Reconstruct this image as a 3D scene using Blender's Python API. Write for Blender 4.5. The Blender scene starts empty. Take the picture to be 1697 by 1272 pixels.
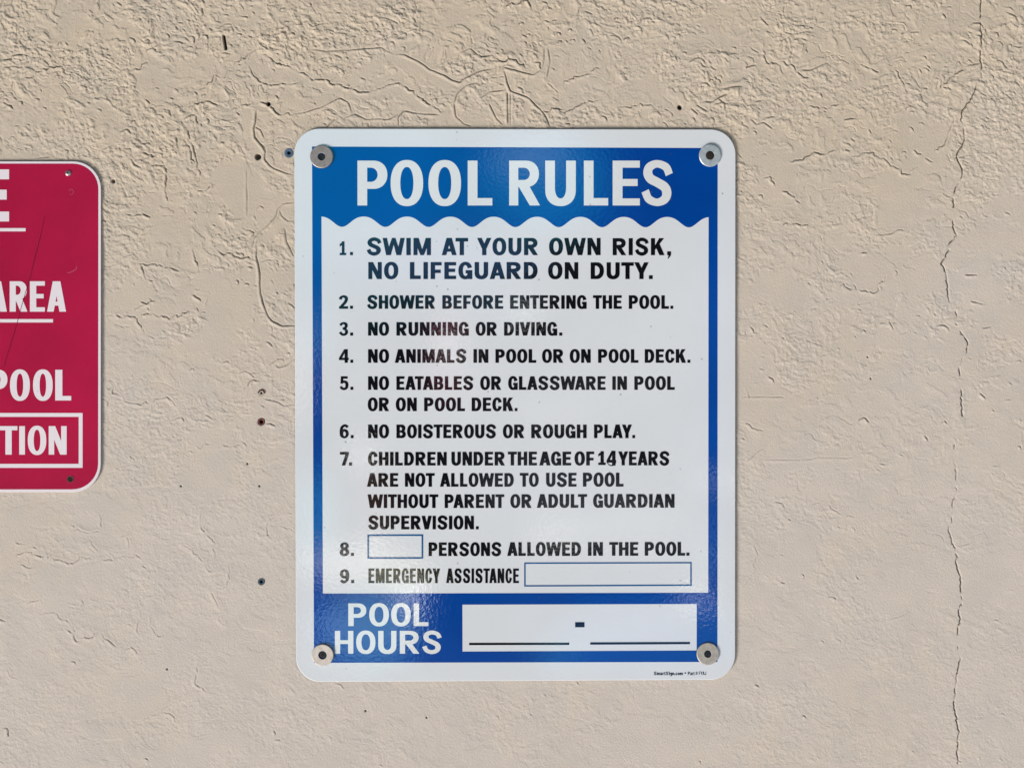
import bpy, math, random
import numpy as np
from mathutils import Vector, Matrix, Euler
from mathutils.geometry import delaunay_2d_cdt

SC = bpy.context.scene
COL = SC.collection
R = math.radians

# ------------------------------------------------------------------ camera
PW, PH = 1697.0, 1272.0            # size of the photograph; shapes below were measured on it
FPX = 2357.0                       # 50 mm lens
K = 0.000625                       # metres of wall per photo pixel
DIST = FPX * K
cam_data = bpy.data.cameras.new('camera')
cam_data.lens = 50.0
cam_data.sensor_width = 36.0
cam_data.clip_start = 0.01
cam_data.clip_end = 200.0
cam = bpy.data.objects.new('camera', cam_data)
COL.objects.link(cam)
CAMPOS = Vector((0.0, -DIST, 0.0))
CAMROT = Euler((R(90 - 0.87), 0.0, R(-0.94)), 'XYZ')
cam.location = CAMPOS
cam.rotation_euler = CAMROT
SC.camera = cam
CR = np.array(CAMROT.to_matrix())

# ------------------------------------------------------------------ sky and environment
SUN_AZ = -50.0       # degrees from the wall's outward normal, towards the left of the picture
BOUNCE_EL = -33.0
world = bpy.data.worlds.new('World')
SC.world = world
world.use_nodes = True
wt = world.node_tree
wn, wl = wt.nodes, wt.links
wn.clear()
w_out = wn.new('ShaderNodeOutputWorld')
w_bg = wn.new('ShaderNodeBackground')
w_sky = wn.new('ShaderNodeTexSky')
w_sky.sky_type = 'NISHITA'
w_sky.sun_disc = False
w_sky.sun_elevation = R(5.0)
w_sky.sun_rotation = R(180 + SUN_AZ)
w_bg.inputs['Strength'].default_value = 0.10
w_tc = wn.new('ShaderNodeTexCoord')


def wmath(op, a, b=None, clamp=False):
    n = wn.new('ShaderNodeMath')
    n.operation = op
    n.use_clamp = clamp
    for i, v in enumerate((a, b)):
        if v is None:
            continue
        if isinstance(v, (int, float)):
            n.inputs[i].default_value = v
        else:
            wl.new(v, n.inputs[i])
    return n.outputs[0]


def wmix(fac, a, b, blend='MIX'):
    n = wn.new('ShaderNodeMix')
    n.data_type = 'RGBA'
    n.blend_type = blend
    if isinstance(fac, (int, float)):
        n.inputs[0].default_value = fac
    else:
        wl.new(fac, n.inputs[0])
    for i, v in ((6, a), (7, b)):
        if isinstance(v, tuple):
            n.inputs[i].default_value = (*v, 1)
        else:
            wl.new(v, n.inputs[i])
    return n.outputs[2]


def wramp(val, lo, hi):
    n = wn.new('ShaderNodeMapRange')
    n.interpolation_type = 'SMOOTHSTEP'
    wl.new(val, n.inputs[0])
    n.inputs[1].default_value = lo
    n.inputs[2].default_value = hi
    return n.outputs[0]


w_sep = wn.new('ShaderNodeSeparateXYZ')
wl.new(w_tc.outputs['Generated'], w_sep.inputs[0])
elev = w_sep.outputs[2]


def patch(cx, cz, rx, rz, soft=0.5):
    """a soft-edged spot of colour added to the world for the sign to mirror, in direction (cx, -1, cz)"""
    k = wmath('DIVIDE', 1.0, wmath('MAXIMUM', wmath('MULTIPLY', w_sep.outputs[1], -1.0), 0.05))
    dx = wmath('DIVIDE', wmath('SUBTRACT', wmath('MULTIPLY', w_sep.outputs[0], k), cx), rx)
    dz = wmath('DIVIDE', wmath('SUBTRACT', wmath('MULTIPLY', elev, k), cz), rz)
    d = wmath('SQRT', wmath('ADD', wmath('MULTIPLY', dx, dx), wmath('MULTIPLY', dz, dz)))
    front = wmath('LESS_THAN', w_sep.outputs[1], 0.0)
    return wmath('MULTIPLY', wmath('SUBTRACT', 1.0, wramp(d, 1 - soft, 1 + soft)), front)


def refl(u, v, ru, rv):
    """direction mirrored by the point of the sign at photo pixel u, v -> tan of azimuth and elevation"""
    return ((u - 810) / FPX, -(v - 600) / FPX, ru / FPX, rv / FPX)


w_noise = wn.new('ShaderNodeTexNoise')
w_noise.inputs['Scale'].default_value = 9.0
w_noise.inputs['Detail'].default_value = 4.0
wl.new(w_tc.outputs['Generated'], w_noise.inputs['Vector'])
GROUND = (5.6, 5.2, 4.9)
ground_c = wmix(wramp(w_noise.outputs[0], 0.35, 0.65), tuple(c * 0.8 for c in GROUND), tuple(c * 1.2 for c in GROUND))
horizon_c = wmix(wramp(w_noise.outputs[0], 0.4, 0.62), (0.08, 0.10, 0.12), (0.9, 1.1, 1.3))  # dark band added along the horizon for the sign to mirror
env = wmix(wramp(elev, 0.16, 0.34), horizon_c, w_sky.outputs[0])
env = wmix(wramp(elev, -0.16, -0.30), env, ground_c)
PATCHES = [  # made-up reflections: coloured spots added to the world where the sign mirrors them
    # u, v, ru, rv, soft, colour
    (560, 300, 260, 190, 0.5, (0.3, 9.5, 13.0)),
    (900, 300, 105, 85, 0.5, (0.8, 14.0, 20.0)),
    (730, 430, 172, 42, 0.08, (2.4, 6.5, 14.0)),
    (880, 262, 60, 30, 0.7, (10.0, 22.0, 28.0)),
    (742, 582, 22, 75, 0.2, (14.0, 0.4, 1.8)),
    (745, 570, 15, 20, 0.6, (42.0, 42.0, 43.0)),
    (755, 605, 24, 26, 0.6, (9.0, 8.0, 8.0)),
    (800, 503, 90, 14, 0.5, (3.5, 8.0, 12.0)),
    (525, 545, 26, 55, 0.5, (3.0, 12.0, 16.0)),
    (525, 850, 24, 75, 0.5, (3.0, 16.0, 20.0)),
    (522, 925, 30, 25, 0.6, (20.0, 24.0, 26.0)),
    (610, 1045, 75, 60, 0.5, (11.0, 24.0, 28.0)),
    (550, 1035, 30, 20, 0.7, (16.0, 26.0, 40.0)),
    (678, 985, 13, 36, 0.7, (85.0, 88.0, 92.0)),
    (580, 935, 60, 26, 0.6, (36.0, 34.0, 32.0)),
    (660, 950, 55, 20, 0.6, (30.0, 28.0, 18.0)),
    (925, 888, 42, 14, 0.7, (44.0, 43.0, 38.0)),
    (1020, 862, 110, 20, 0.6, (16.0, 16.0, 16.0)),
    (930, 812, 150, 50, 0.25, (4.0, 4.6, 5.4)),
    (1000, 910, 160, 22, 0.3, (3.6, 4.0, 5.0)),
    (1190, 797, 32, 14, 0.6, (70.0, 72.0, 74.0)),
    (1182, 866, 12, 12, 0.6, (34.0, 44.0, 54.0)),
    (1178, 925, 16, 26, 0.7, (20.0, 30.0, 36.0)),
    (1158, 1000, 30, 13, 0.6, (80.0, 82.0, 84.0)),
    (1120, 1018, 26, 16, 0.7, (60.0, 60.0, 58.0)),
    (1060, 1040, 22, 12, 0.7, (36.0, 34.0, 36.0)),
    (1030, 1018, 26, 10, 0.7, (30.0, 28.0, 30.0)),
    (1075, 1055, 180, 62, 0.3, (1.6, 5.5, 13.0)),
    (925, 1090, 40, 14, 0.5, (4.0, 18.0, 24.0)),
    (600, 757, 16, 14, 0.6, (60.0, 58.0, 52.0)),
    (622, 908, 14, 18, 0.6, (60.0, 58.0, 54.0)),
    (620, 830, 24, 60, 0.7, (6.0, 3.4, 2.6)),
    (495, 615, 16, 80, 0.6, (24.0, 21.0, 20.0)),
    (870, 520, 20, 12, 0.7, (34.0, 34.0, 32.0)),
    (920, 680, 60, 16, 0.7, (10.0, 9.5, 9.5)),
    (1000, 640, 110, 30, 0.4, (2.6, 3.0, 3.0)),
    (1190, 655, 20, 320, 0.4, (0.4, 2.0, 8.0)),
]
for (u, v, ru, rv, soft, colr) in PATCHES:
    cx, cz, rx, rz = refl(u, v, ru, rv)
    env = wmix(patch(cx, cz, rx, rz, soft), env, colr)
wl.new(env, w_bg.inputs['Color'])
wl.new(w_bg.outputs[0], w_out.inputs['Surface'])

# ------------------------------------------------------------------ soft lamp from the lower left, standing in for light off the deck
deck_bounce_d = bpy.data.lights.new('deck_bounce', 'SUN')
deck_bounce_d.energy = 2.9
deck_bounce_d.angle = R(22.0)
deck_bounce_d.color = (1.0, 0.93, 0.84)
deck_bounce = bpy.data.objects.new('deck_bounce', deck_bounce_d)
COL.objects.link(deck_bounce)
sv = Vector((math.sin(R(SUN_AZ)) * math.cos(R(BOUNCE_EL)), -math.cos(R(SUN_AZ)) * math.cos(R(BOUNCE_EL)), math.sin(R(BOUNCE_EL))))
deck_bounce.rotation_euler = sv.to_track_quat('Z', 'Y').to_euler()
deck_bounce.location = sv * 5

SC.view_settings.view_transform = 'Standard'
SC.view_settings.look = 'None'
SC.view_settings.gamma = 1.0
SC.view_settings.use_curve_mapping = False
SC.view_settings.exposure = 0.51


# ------------------------------------------------------------------ helpers
def unproj(u, v, y):
    """point of the plane at depth y that stands behind photo pixel u, v"""
    u = np.asarray(u, float)
    v = np.asarray(v, float)
    a, b = (u - PW / 2) / FPX, -(v - PH / 2) / FPX
    dx = CR[0, 0] * a + CR[0, 1] * b - CR[0, 2]
    dy = CR[1, 0] * a + CR[1, 1] * b - CR[1, 2]
    dz = CR[2, 0] * a + CR[2, 1] * b - CR[2, 2]
    t = (y - CAMPOS.y) / dy
    return CAMPOS.x + t * dx, np.zeros_like(t) + y, CAMPOS.z + t * dz


def pt(u, v, y):
    x, yy, z = unproj(u, v, y)
    return Vector((float(x), float(yy), float(z)))


def link(name, me, mat=None, parent=None, smooth=False):
    o = bpy.data.objects.new(name, me)
    COL.objects.link(o)
    if mat is not None:
        me.materials.append(mat)
    if parent is not None:
        o.parent = parent
    if smooth:
        me.polygons.foreach_set('use_smooth', [True] * len(me.polygons))
    return o


def empty(name, loc):
    o = bpy.data.objects.new(name, None)
    o.empty_display_size = 0.02
    o.location = loc
    COL.objects.link(o)
    return o


def tag(o, label, cat, group=None):
    o['label'] = label
    o['category'] = cat
    if group:
        o['group'] = group


# ---- flat shapes: painter's list of (+1/-1, polygon) in pixels or glyph units
def cut(ops, eps=1e-6):
    """triangulate what is left after painting the polygons one over the other"""
    verts, faces = [], []
    for s, poly in ops:
        i0 = len(verts)
        area = sum(a[0] * b[1] - b[0] * a[1] for a, b in zip(poly, list(poly[1:]) + [poly[0]]))
        if area < 0:                           # the triangulation wants counter-clockwise outlines
            poly = list(poly)[::-1]
        verts += [Vector((float(p[0]), float(p[1]))) for p in poly]
        faces.append(list(range(i0, len(verts))))
    ov, oe, of, _, _, forig = delaunay_2d_cdt(verts, [], faces, 0, eps, True)
    keep = []
    for f, src in zip(of, forig):
        ins = False
        ss = set(src)
        for k, (s, _p) in enumerate(ops):
            if k in ss:
                ins = s > 0
        if ins:
            keep.append(tuple(f))
    return [tuple(v) for v in ov], keep


class Sheet:
    """collects flat polygons given in photo pixels and builds ONE mesh at depth y"""

    def __init__(self):
        self.v, self.f = [], []

    def add(self, vs, fs):
        i0 = len(self.v)
        self.v += vs
        self.f += [tuple(i + i0 for i in f) for f in fs]
        return self

    def ops(self, ops):
        return self.add(*cut(ops, 1e-4))

    def build(self, name, y, mat, root):
        u = np.array([p[0] for p in self.v])
        v = np.array([p[1] for p in self.v])
        x, yy, z = unproj(u, v, y)
        r = root.location
        co = [(a - r.x, b - r.y, c - r.z) for a, b, c in zip(x, yy, z)]
        fs = []
        for f in self.f:                       # all faces towards -Y
            a, b, c = (Vector(co[i]) for i in f[:3])
            n = (b - a).cross(c - a)
            fs.append(f if n.y < 0 else tuple(reversed(f)))
        me = bpy.data.meshes.new(name)
        me.from_pydata(co, [], fs)
        me.update()
        return link(name, me, mat, root)


def box(x0, y0, x1, y1):
    return [(x0, y0), (x1, y0), (x1, y1), (x0, y1)]


def ell(cx, cy, rx, ry, n=2.0, seg=44):
    out = []
    for i in range(seg):
        a = 2 * math.pi * i / seg
        c, s = math.cos(a), math.sin(a)
        out.append((cx + rx * math.copysign(abs(c) ** (2 / n), c), cy + ry * math.copysign(abs(s) ** (2 / n), s)))
    return out


def bowl(x0, y0, y1, xe, rx, n=2.1, seg=11):
    """left edge straight at x0, right side rounded out to xe"""
    rx = min(rx, xe - x0 - .004)
    ry, cy, cx = (y1 - y0) / 2, (y0 + y1) / 2, xe - rx
    p = [(x0, y0)]
    for i in range(2 * seg + 1):
        a = -math.pi / 2 + math.pi * i / (2 * seg)
        c, s = math.cos(a), math.sin(a)
        p.append((cx + rx * abs(c) ** (2 / n), cy + ry * math.copysign(abs(s) ** (2 / n), s)))
    p.append((x0, y1))
    return p


def cup(x0, x1, ytop, yb, ry, n=2.2, seg=12):
    """U shape: open top, round bottom"""
    rx, cx, cy = (x1 - x0) / 2, (x0 + x1) / 2, yb + ry
    p = [(x0, ytop)]
    for i in range(2 * seg + 1):
        a = math.pi + math.pi * i / (2 * seg)
        c, s = math.cos(a), math.sin(a)
        p.append((cx + rx * math.copysign(abs(c) ** (2 / n), c), cy + ry * math.copysign(abs(s) ** (2 / n), s)))
    p.append((x1, ytop))
    return p


def stroke(pts, sub=7):
    """outline of a centre line (x, y, width) drawn as a smooth curve"""
    P = np.array(pts, float)
    Q = np.vstack([2 * P[0] - P[1], P, 2 * P[-1] - P[-2]])
    c = []
    for i in range(1, len(Q) - 2):
        for k in range(sub):
            t = k / sub
            a, b, d, e = Q[i - 1], Q[i], Q[i + 1], Q[i + 2]
            c.append(0.5 * (2 * b + (d - a) * t + (2 * a - 5 * b + 4 * d - e) * t * t + (3 * b - a - 3 * d + e) * t ** 3))
    c.append(P[-1])
    c = np.array(c)
    d = np.gradient(c[:, :2], axis=0)
    d /= np.linalg.norm(d, axis=1)[:, None] + 1e-9
    nrm = np.stack([-d[:, 1], d[:, 0]], 1) * c[:, 2:3] / 2
    return [tuple(p) for p in c[:, :2] + nrm] + [tuple(p) for p in (c[:, :2] - nrm)[::-1]]


# ---- the lettering: a bold gothic drawn here, cap height 1, base line 0
WID = dict(A=.78, B=.70, C=.70, D=.70, E=.60, F=.56, G=.71, H=.70, I=.225, J=.5, K=.75, L=.55, M=.90, N=.69, O=.73, P=.67, R=.74,
           S=.68, T=.66, U=.69, V=.76, W=1.14, Y=.76)
WID.update({'1': .55, '2': .64, '3': .64, '4': .70, '5': .62, '6': .64, '7': .62, '8': .64, '9': .64, '.': .22, ',': .24, '#': .6})
SIDE = {c: .064 for c in 'BDEFHIKLMNPRUr'}
SIDE.update({c: .042 for c in 'CGOQSJ'})


def glyph_ops(ch, s, t, wm=1.0):
    w = WID.get(ch, .6) * wm
    if ch == 'I':
        w = s
    O = .015
    e = s * 1.06
    P, N = 1, -1
    if ch == 'O':
        return [(P, ell(w / 2, .5, w / 2, .5 + O, 2.25)), (N, ell(w / 2, .5, w / 2 - s, .5 + O - t, 2.2))]
    if ch in 'CG':
        r = [(P, ell(w / 2, .5, w / 2, .5 + O, 2.25)), (N, ell(w / 2, .5, w / 2 - s, .5 + O - t, 2.2))]
        if ch == 'C':
            r.append((N, [(w * .6, .42), (w * .6, .58), (w * .72, .63), (w * 1.1, .69), (w * 1.1, .31), (w * .72, .37)]))
        else:
            r.append((N, [(w * .6, .38), (w * .6, .56), (w * .72, .64), (w * 1.1, .70), (w * 1.1, .38)]))
            r.append((N, [(w * .8, -.1), (w * .8, .14), (w * 1.1, .14), (w * 1.1, -.1)]))
            r.append((P, box(w - s * .95, 0.0, w, .52)))
            r.append((P, box(w * .52, .52 - t * .95, w, .52)))
        return r
    if ch == 'D':
        return [(P, bowl(0, 0, 1, w, w * .52, 2.15)), (N, bowl(s, t, 1 - t, w - s, (w * .52) * .72, 2.1))]
    if ch in 'PR':
        y0 = .37 if ch == 'P' else .41
        r = [(P, box(0, 0, s, 1)), (P, bowl(0, y0, 1, w * (1 if ch == 'P' else .965), .31, 2.15)), (N, bowl(s, y0 + t, 1 - t, w * (1 if ch == 'P' else .965) - s, .15, 2.0))]
        if ch == 'R':
            r.append((P, [(w * .30, .43), (w * .30 + e * 1.06, .46), (w, 0), (w - e * 1.06, 0)]))
        return r
    if ch == 'B':
        return [(P, bowl(0, .44, 1, w * .95, .27, 2.15)), (P, bowl(0, 0, .555, w, .28, 2.15)),
                (N, bowl(s, .555, 1 - t, w * .95 - s * .98, .14, 2)), (N, bowl(s, t, .44 - .025, w - s, .14, 2))]
    if ch == 'U':
        return [(P, cup(0, w, 1, -O, .36)), (N, cup(s, w - s, 1.02, t, .25))]
    if ch == 'J':
        return [(P, cup(0, w, 1, -O, .3)), (N, cup(s * .9, w - s, 1.02, t, .2)), (N, box(-.1, .3, w - s, 1.1))]
    if ch == 'E':
        return [(P, box(0, 0, w, 1)), (N, box(s, t, w + .1, .5 - t * .42)), (N, box(s, .5 + t * .58, w + .1, 1 - t)), (N, box(w * .92, t, w + .1, 1 - t))]
    if ch == 'F':
        return [(P, box(0, 0, s, 1)), (P, box(0, 1 - t, w, 1)), (P, box(0, .44 - t * .42, w * .92, .44 + t * .58))]
    if ch == 'L':
        return [(P, box(0, 0, s, 1)), (P, box(0, 0, w, t * 1.05))]
    if ch == 'H':
        return [(P, box(0, 0, s, 1)), (P, box(w - s, 0, w, 1)), (P, box(s * .5, .5 - t * .45, w - s * .5, .5 + t * .55))]
    if ch == 'I':
        return [(P, box(0, 0, s, 1))]
    if ch == 'T':
        return [(P, box(0, 1 - t * 1.05, w, 1)), (P, box(w / 2 - s / 2, 0, w / 2 + s / 2, 1))]
    if ch == 'N':
        sn = s * .9
        return [(P, box(0, 0, sn, 1)), (P, box(w - sn, 0, w, 1)), (P, [(0, 1), (e, 1), (w, 0), (w - e, 0)])]
    if ch == 'M':
        sn, d = s * .92, s * 1.0
        return [(P, box(0, 0, sn, 1)), (P, box(w - sn, 0, w, 1)), (P, [(0, 1), (d * 1.18, 1), (w / 2 + d * .40, 0), (w / 2 - d * .40, 0)]),
                (P, [(w, 1), (w - d * 1.18, 1), (w / 2 - d * .40, 0), (w / 2 + d * .40, 0)])]
    if ch == 'A':
        aw = s * 1.22
        k = .5 * w - .5 * aw
        yap = (.5 * w - e) / k
        b0, b1 = .20, .20 + t * .9
        return [(P, [(0, 0), (k, 1), (w - k, 1), (w, 0)]), (N, [(e, -.05), (e, 0), (e + k * b0, b0), (w - e - k * b0, b0), (w - e, 0), (w - e, -.05)]),
                (N, [(e + k * b1, b1), (w - e - k * b1, b1), (.5 * w, yap)])]
    if ch == 'V':
        aw = s * 1.2
        k = .5 * w - .5 * aw
        yap = 1 - (.5 * w - e) / k
        return [(P, [(0, 1), (k, 0), (w - k, 0), (w, 1)]), (N, [(e, 1.05), (e, 1), (.5 * w, yap), (w - e, 1), (w - e, 1.05)])]
    if ch == 'W':
        d = s * .98
        b, h, m = w * .265, d * .55, w * .5
        q = d * .40
        return [(P, [(0, 1), (d, 1), (b + h, 0), (b - h, 0)]), (P, [(m - q, 1), (m + q, 1), (b + h, 0), (b - h, 0)]),
                (P, [(w, 1), (w - d, 1), (w - b - h, 0), (w - b + h, 0)]), (P, [(m - q, 1), (m + q, 1), (w - b + h, 0), (w - b - h, 0)])]
    if ch == 'Y':
        return [(P, box(w / 2 - s / 2, 0, w / 2 + s / 2, .46)), (P, [(0, 1), (e * 1.02, 1), (w / 2 + s / 2, .40), (w / 2 - s / 2, .36)]),
                (P, [(w, 1), (w - e * 1.02, 1), (w / 2 - s / 2, .40), (w / 2 + s / 2, .36)])]
    if ch == 'K':
        return [(P, box(0, 0, s, 1)), (P, [(s * .9, .28), (s * .9, .53), (w * .97 - e * 1.15, 1), (w * .97, 1)]),
                (P, [(w * .34, .50), (w * .34 + e * .95, .66), (w, 0), (w - e * 1.16, 0)])]
    if ch == 'S':
        f = s / .225
        g = t / .165
        return [(P, stroke([(w * .93, .69, .19 * f), (w * .81, .855, .19 * f), (w * .5, .93, .175 * g), (w * .235, .86, .205 * f), (w * .165, .725, .225 * f),
                            (w * .26, .60, .22 * f), (w * .5, .515, .215 * f), (w * .76, .41, .225 * f), (w * .84, .275, .23 * f), (w * .755, .135, .205 * f),
                            (w * .49, .07, .175 * g), (w * .2, .145, .19 * f), (w * .07, .325, .195 * f)]))]
    if ch == '1':
        x = w * .53 - s / 2
        return [(P, box(x, 0, x + s, 1)), (P, box(0, 0, w, t * .95)), (P, [(x + s * .5, 1), (0, .80), (0, .60), (x + s * .5, .80)])]
    if ch == '2':
        return [(P, stroke([(w * .14, .70, .2), (w * .2, .84, .2), (w * .48, .925, .17), (w * .77, .84, .21), (w * .80, .66, .22), (w * .62, .44, .21), (w * .30, .20, .2), (w * .16, .05, .2)])),
                (P, box(0, 0, w, t * 1.1)), (N, box(-.2, -.2, w + .2, 0))]
    if ch == '3':
        return [(P, stroke([(w * .1, .76, .18), (w * .25, .875, .18), (w * .52, .925, .165), (w * .76, .84, .21), (w * .78, .69, .22), (w * .65, .57, .18), (w * .38, .525, .15)])),
                (P, stroke([(w * .38, .525, .15), (w * .68, .47, .18), (w * .83, .29, .225), (w * .74, .13, .2), (w * .48, .065, .165), (w * .22, .13, .18), (w * .07, .27, .19)]))]
    if ch == '4':
        x = w * .58
        return [(P, box(x, 0, x + s, 1)), (P, [(0, .36), (x - .04, 1), (x + s * .6, 1), (x + s * .6, .2), (0, .2)]), (P, box(0, .2, w, .2 + t)), (N, [(s * .98, .2 + t), (x, .2 + t), (x, .72)])]
    if ch == '5':
        return [(P, box(w * .1, 1 - t * 1.05, w * .92, 1)), (P, [(w * .1, 1), (w * .1 + s * .85, 1), (w * .07 + s * .8, .46), (w * .05, .46)]),
                (P, stroke([(w * .12, .50, .13), (w * .3, .585, .16), (w * .54, .60, .18), (w * .78, .52, .21), (w * .83, .33, .225), (w * .75, .14, .2), (w * .48, .065, .165), (w * .22, .12, .18), (w * .06, .25, .19)]))]
    if ch in '69':
        r = [(P, ell(w / 2, .325, w / 2, .34, 2.1)), (P, stroke([(w * .9, .80, .17), (w * .72, .90, .18), (w * .5, .925, .18), (w * .25, .8, .2), (w * .165, .55, .215), (w * .165, .33, .215)])),
             (N, ell(w * .52, .315, w / 2 - s, .33 - t * .95, 2.0))]
        if ch == '9':
            r = [(sg, [(w - x, 1 - y) for x, y in q]) for sg, q in r]
        return r
    if ch == '8':
        return [(P, ell(w / 2, .745, w * .45, .27, 2.1)), (P, ell(w / 2, .275, w * .5, .29, 2.1)), (N, ell(w / 2, .745, w * .45 - s * .95, .265 - t * .9, 2)),
                (N, ell(w / 2, .275, w * .5 - s, .28 - t * .9, 2))]
    if ch == '7':
        return [(P, box(0, 1 - t * 1.15, w, 1)), (P, [(w - s * 1.0, 1 - t), (w, 1 - t), (w * .42 + s * .5, 0), (w * .42 - s * .62, 0)])]
    if ch == '.':
        return [(P, box(0, 0, w, .225))]
    if ch == ',':
        return [(P, box(0, 0, w, .225)), (P, [(w * .45, .05), (w, .05), (w * .78, -.08), (w * .32, -.2), (w * .1, -.2)])]
    # small letters for the maker's line
    q = s
    if ch in 'con':
        if ch == 'n':
            return [(P, box(0, 0, q, .72)), (P, stroke([(q * .6, .45, q * .8), (.2, .63, q * .8), (.38, .6, q), (.43, .4, q), (.43, 0, q)]))]
        r = [(P, ell(.26, .35, .27, .37, 2)), (N, ell(.26, .35, .27 - q, .37 - q * .85, 2))]
        if ch == 'c':
            r.append((N, box(.3, .24, .7, .46)))
        return r
    if ch == 'm':
        return [(P, box(0, 0, q, .72)), (P, stroke([(q * .6, .45, q * .8), (.18, .63, q * .8), (.33, .6, q), (.37, .4, q), (.37, 0, q)])),
                (P, stroke([(.4, .45, q * .8), (.53, .63, q * .8), (.68, .6, q), (.72, .4, q), (.72, 0, q)]))]
    if ch == 'a':
        return [(P, ell(.22, .2, .22, .22, 2)), (N, ell(.22, .2, .22 - q * .8, .22 - q * .8, 2)), (P, stroke([(.05, .6, q), (.2, .66, q), (.37, .6, q), (.4, .4, q), (.4, 0, q)]))]
    if ch == 'r':
        return [(P, box(0, 0, q, .72)), (P, stroke([(q * .6, .45, q), (.2, .62, q), (.33, .64, q)]))]
    if ch == 't':
        return [(P, stroke([(.16, .92, q), (.16, .5, q), (.17, .15, q), (.24, .06, q), (.34, .06, q)])), (P, box(0, .58, .34, .71))]
    if ch == 'i':
        return [(P, box(0, 0, q, .72)), (P, box(-.01, .82, q + .01, 1.0))]
    if ch == 'g':
        return [(P, ell(.25, .42, .25, .30, 2)), (N, ell(.25, .42, .25 - q, .30 - q * .8, 2)), (P, stroke([(.43, .7, q), (.43, .1, q), (.38, -.14, q), (.22, -.2, q), (.04, -.15, q)]))]
    if ch == '#':
        return [(P, [(.1, 0), (.2, 0), (.32, 1), (.22, 1)]), (P, [(.36, 0), (.46, 0), (.58, 1), (.48, 1)]), (P, box(0, .26, .6, .38)), (P, box(.04, .6, .64, .72))]
    if ch == '*':
        return [(P, ell(.16, .45, .16, .17, 2, 16))]
    raise KeyError(ch)


_G = {}


def glyph(ch, s, t, wm=1.0):
    key = (ch, s, t, wm)
    if key not in _G:
        v, f = cut(glyph_ops(ch, s, t, wm), 1e-5)
        used = sorted({i for q in f for i in q})
        re = {i: k for k, i in enumerate(used)}
        xs = [v[i][0] for i in used]
        x0, x1 = min(xs), max(xs)
        _G[key] = ([(v[i][0] - x0, v[i][1]) for i in used], [tuple(re[i] for i in q) for q in f], x1 - x0)
    return _G[key]


def word(sh, text, x0, x1, base, top, s=.225, t=.165, track=0.0, wm=1.0):
    """set a word so that its ink runs from x0 to x1 and its capitals from base to top (photo pixels)"""
    h = base - top
    pen, items = 0.0, []
    for i, ch in enumerate(text):
        v, f, w = glyph(ch, s, t, wm)
        if i:
            a, b = text[i - 1], ch
            gap = (SIDE.get(a, .006) + SIDE.get(b, .006)) + track
            if a + b in ('AT', 'TA', 'AY', 'AV', 'LY', 'LT', 'AW', 'WA', 'YA', 'RT', 'PA'):
                gap -= .08
            pen += max(gap, -.06)
        items.append((pen, v, f))
        pen += w
    k = (x1 - x0) / pen
    for p, v, f in items:
        sh.add([(x0 + (p + q[0]) * k, base - q[1] * h) for q in v], f)
    return sh


# ------------------------------------------------------------------ materials
def new_mat(name):
    m = bpy.data.materials.new(name)
    m.use_nodes = True
    return m, m.node_tree.nodes, m.node_tree.links, m.node_tree.nodes['Principled BSDF']


def noise(n, l, vec, scale, detail=3.0, rough=.5):
    t = n.new('ShaderNodeTexNoise')
    t.inputs['Scale'].default_value = scale
    t.inputs['Detail'].default_value = detail
    t.inputs['Roughness'].default_value = rough
    l.new(vec, t.inputs['Vector'])
    return t.outputs[0]


def rng(n, l, val, a, b, c=0.0, d=1.0):
    r = n.new('ShaderNodeMapRange')
    l.new(val, r.inputs[0])
    for i, q in enumerate((a, b, c, d)):
        r.inputs[1 + i].default_value = q
    return r.outputs[0]


def mixc(n, l, fac, a, b, blend='MIX'):
    m = n.new('ShaderNodeMix')
    m.data_type = 'RGBA'
    m.blend_type = blend
    if isinstance(fac, (int, float)):
        m.inputs[0].default_value = fac
    else:
        l.new(fac, m.inputs[0])
    for i, v in ((6, a), (7, b)):
        if isinstance(v, tuple):
            m.inputs[i].default_value = (*v, 1)
        else:
            l.new(v, m.inputs[i])
    return m.outputs[2]


def sign_mat(name, col, rough=.05, spec=.5, speck=.5, fade=.06, peel=.018):
    """printed sheet under a clear film: glossy with a fine orange peel, dust specks"""
    m, n, l, b = new_mat(name)
    geo = n.new('ShaderNodeNewGeometry').outputs['Position']
    f = rng(n, l, noise(n, l, geo, 9, 4), .35, .65)
    c = mixc(n, l, f, tuple(x * (1 - fade) for x in col), tuple(min(1, x * (1 + fade)) for x in col))
    vor = n.new('ShaderNodeTexVoronoi')
    vor.inputs['Scale'].default_value = 95
    l.new(geo, vor.inputs['Vector'])
    near = rng(n, l, vor.outputs['Distance'], .05, .13, 1, 0)
    sep = n.new('ShaderNodeSeparateColor')
    l.new(vor.outputs['Color'], sep.inputs[0])
    some = rng(n, l, sep.outputs[0], .80, .95)
    mm = n.new('ShaderNodeMath')
    mm.operation = 'MULTIPLY'
    l.new(near, mm.inputs[0])
    l.new(some, mm.inputs[1])
    m2 = n.new('ShaderNodeMath')
    m2.operation = 'MULTIPLY'
    l.new(mm.outputs[0], m2.inputs[0])
    m2.inputs[1].default_value = speck
    c = mixc(n, l, m2.outputs[0], c, (.06, .055, .05))
    l.new(c, b.inputs['Base Color'])
    b.inputs['Roughness'].default_value = rough
    b.inputs['Specular IOR Level'].default_value = spec
    bp = n.new('ShaderNodeBump')
    bp.inputs['Strength'].default_value = peel
    bp.inputs['Distance'].default_value = .002
    h = noise(n, l, geo, 300, 2, .5)
    l.new(h, bp.inputs['Height'])
    l.new(bp.outputs[0], b.inputs['Normal'])
    return m


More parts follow.
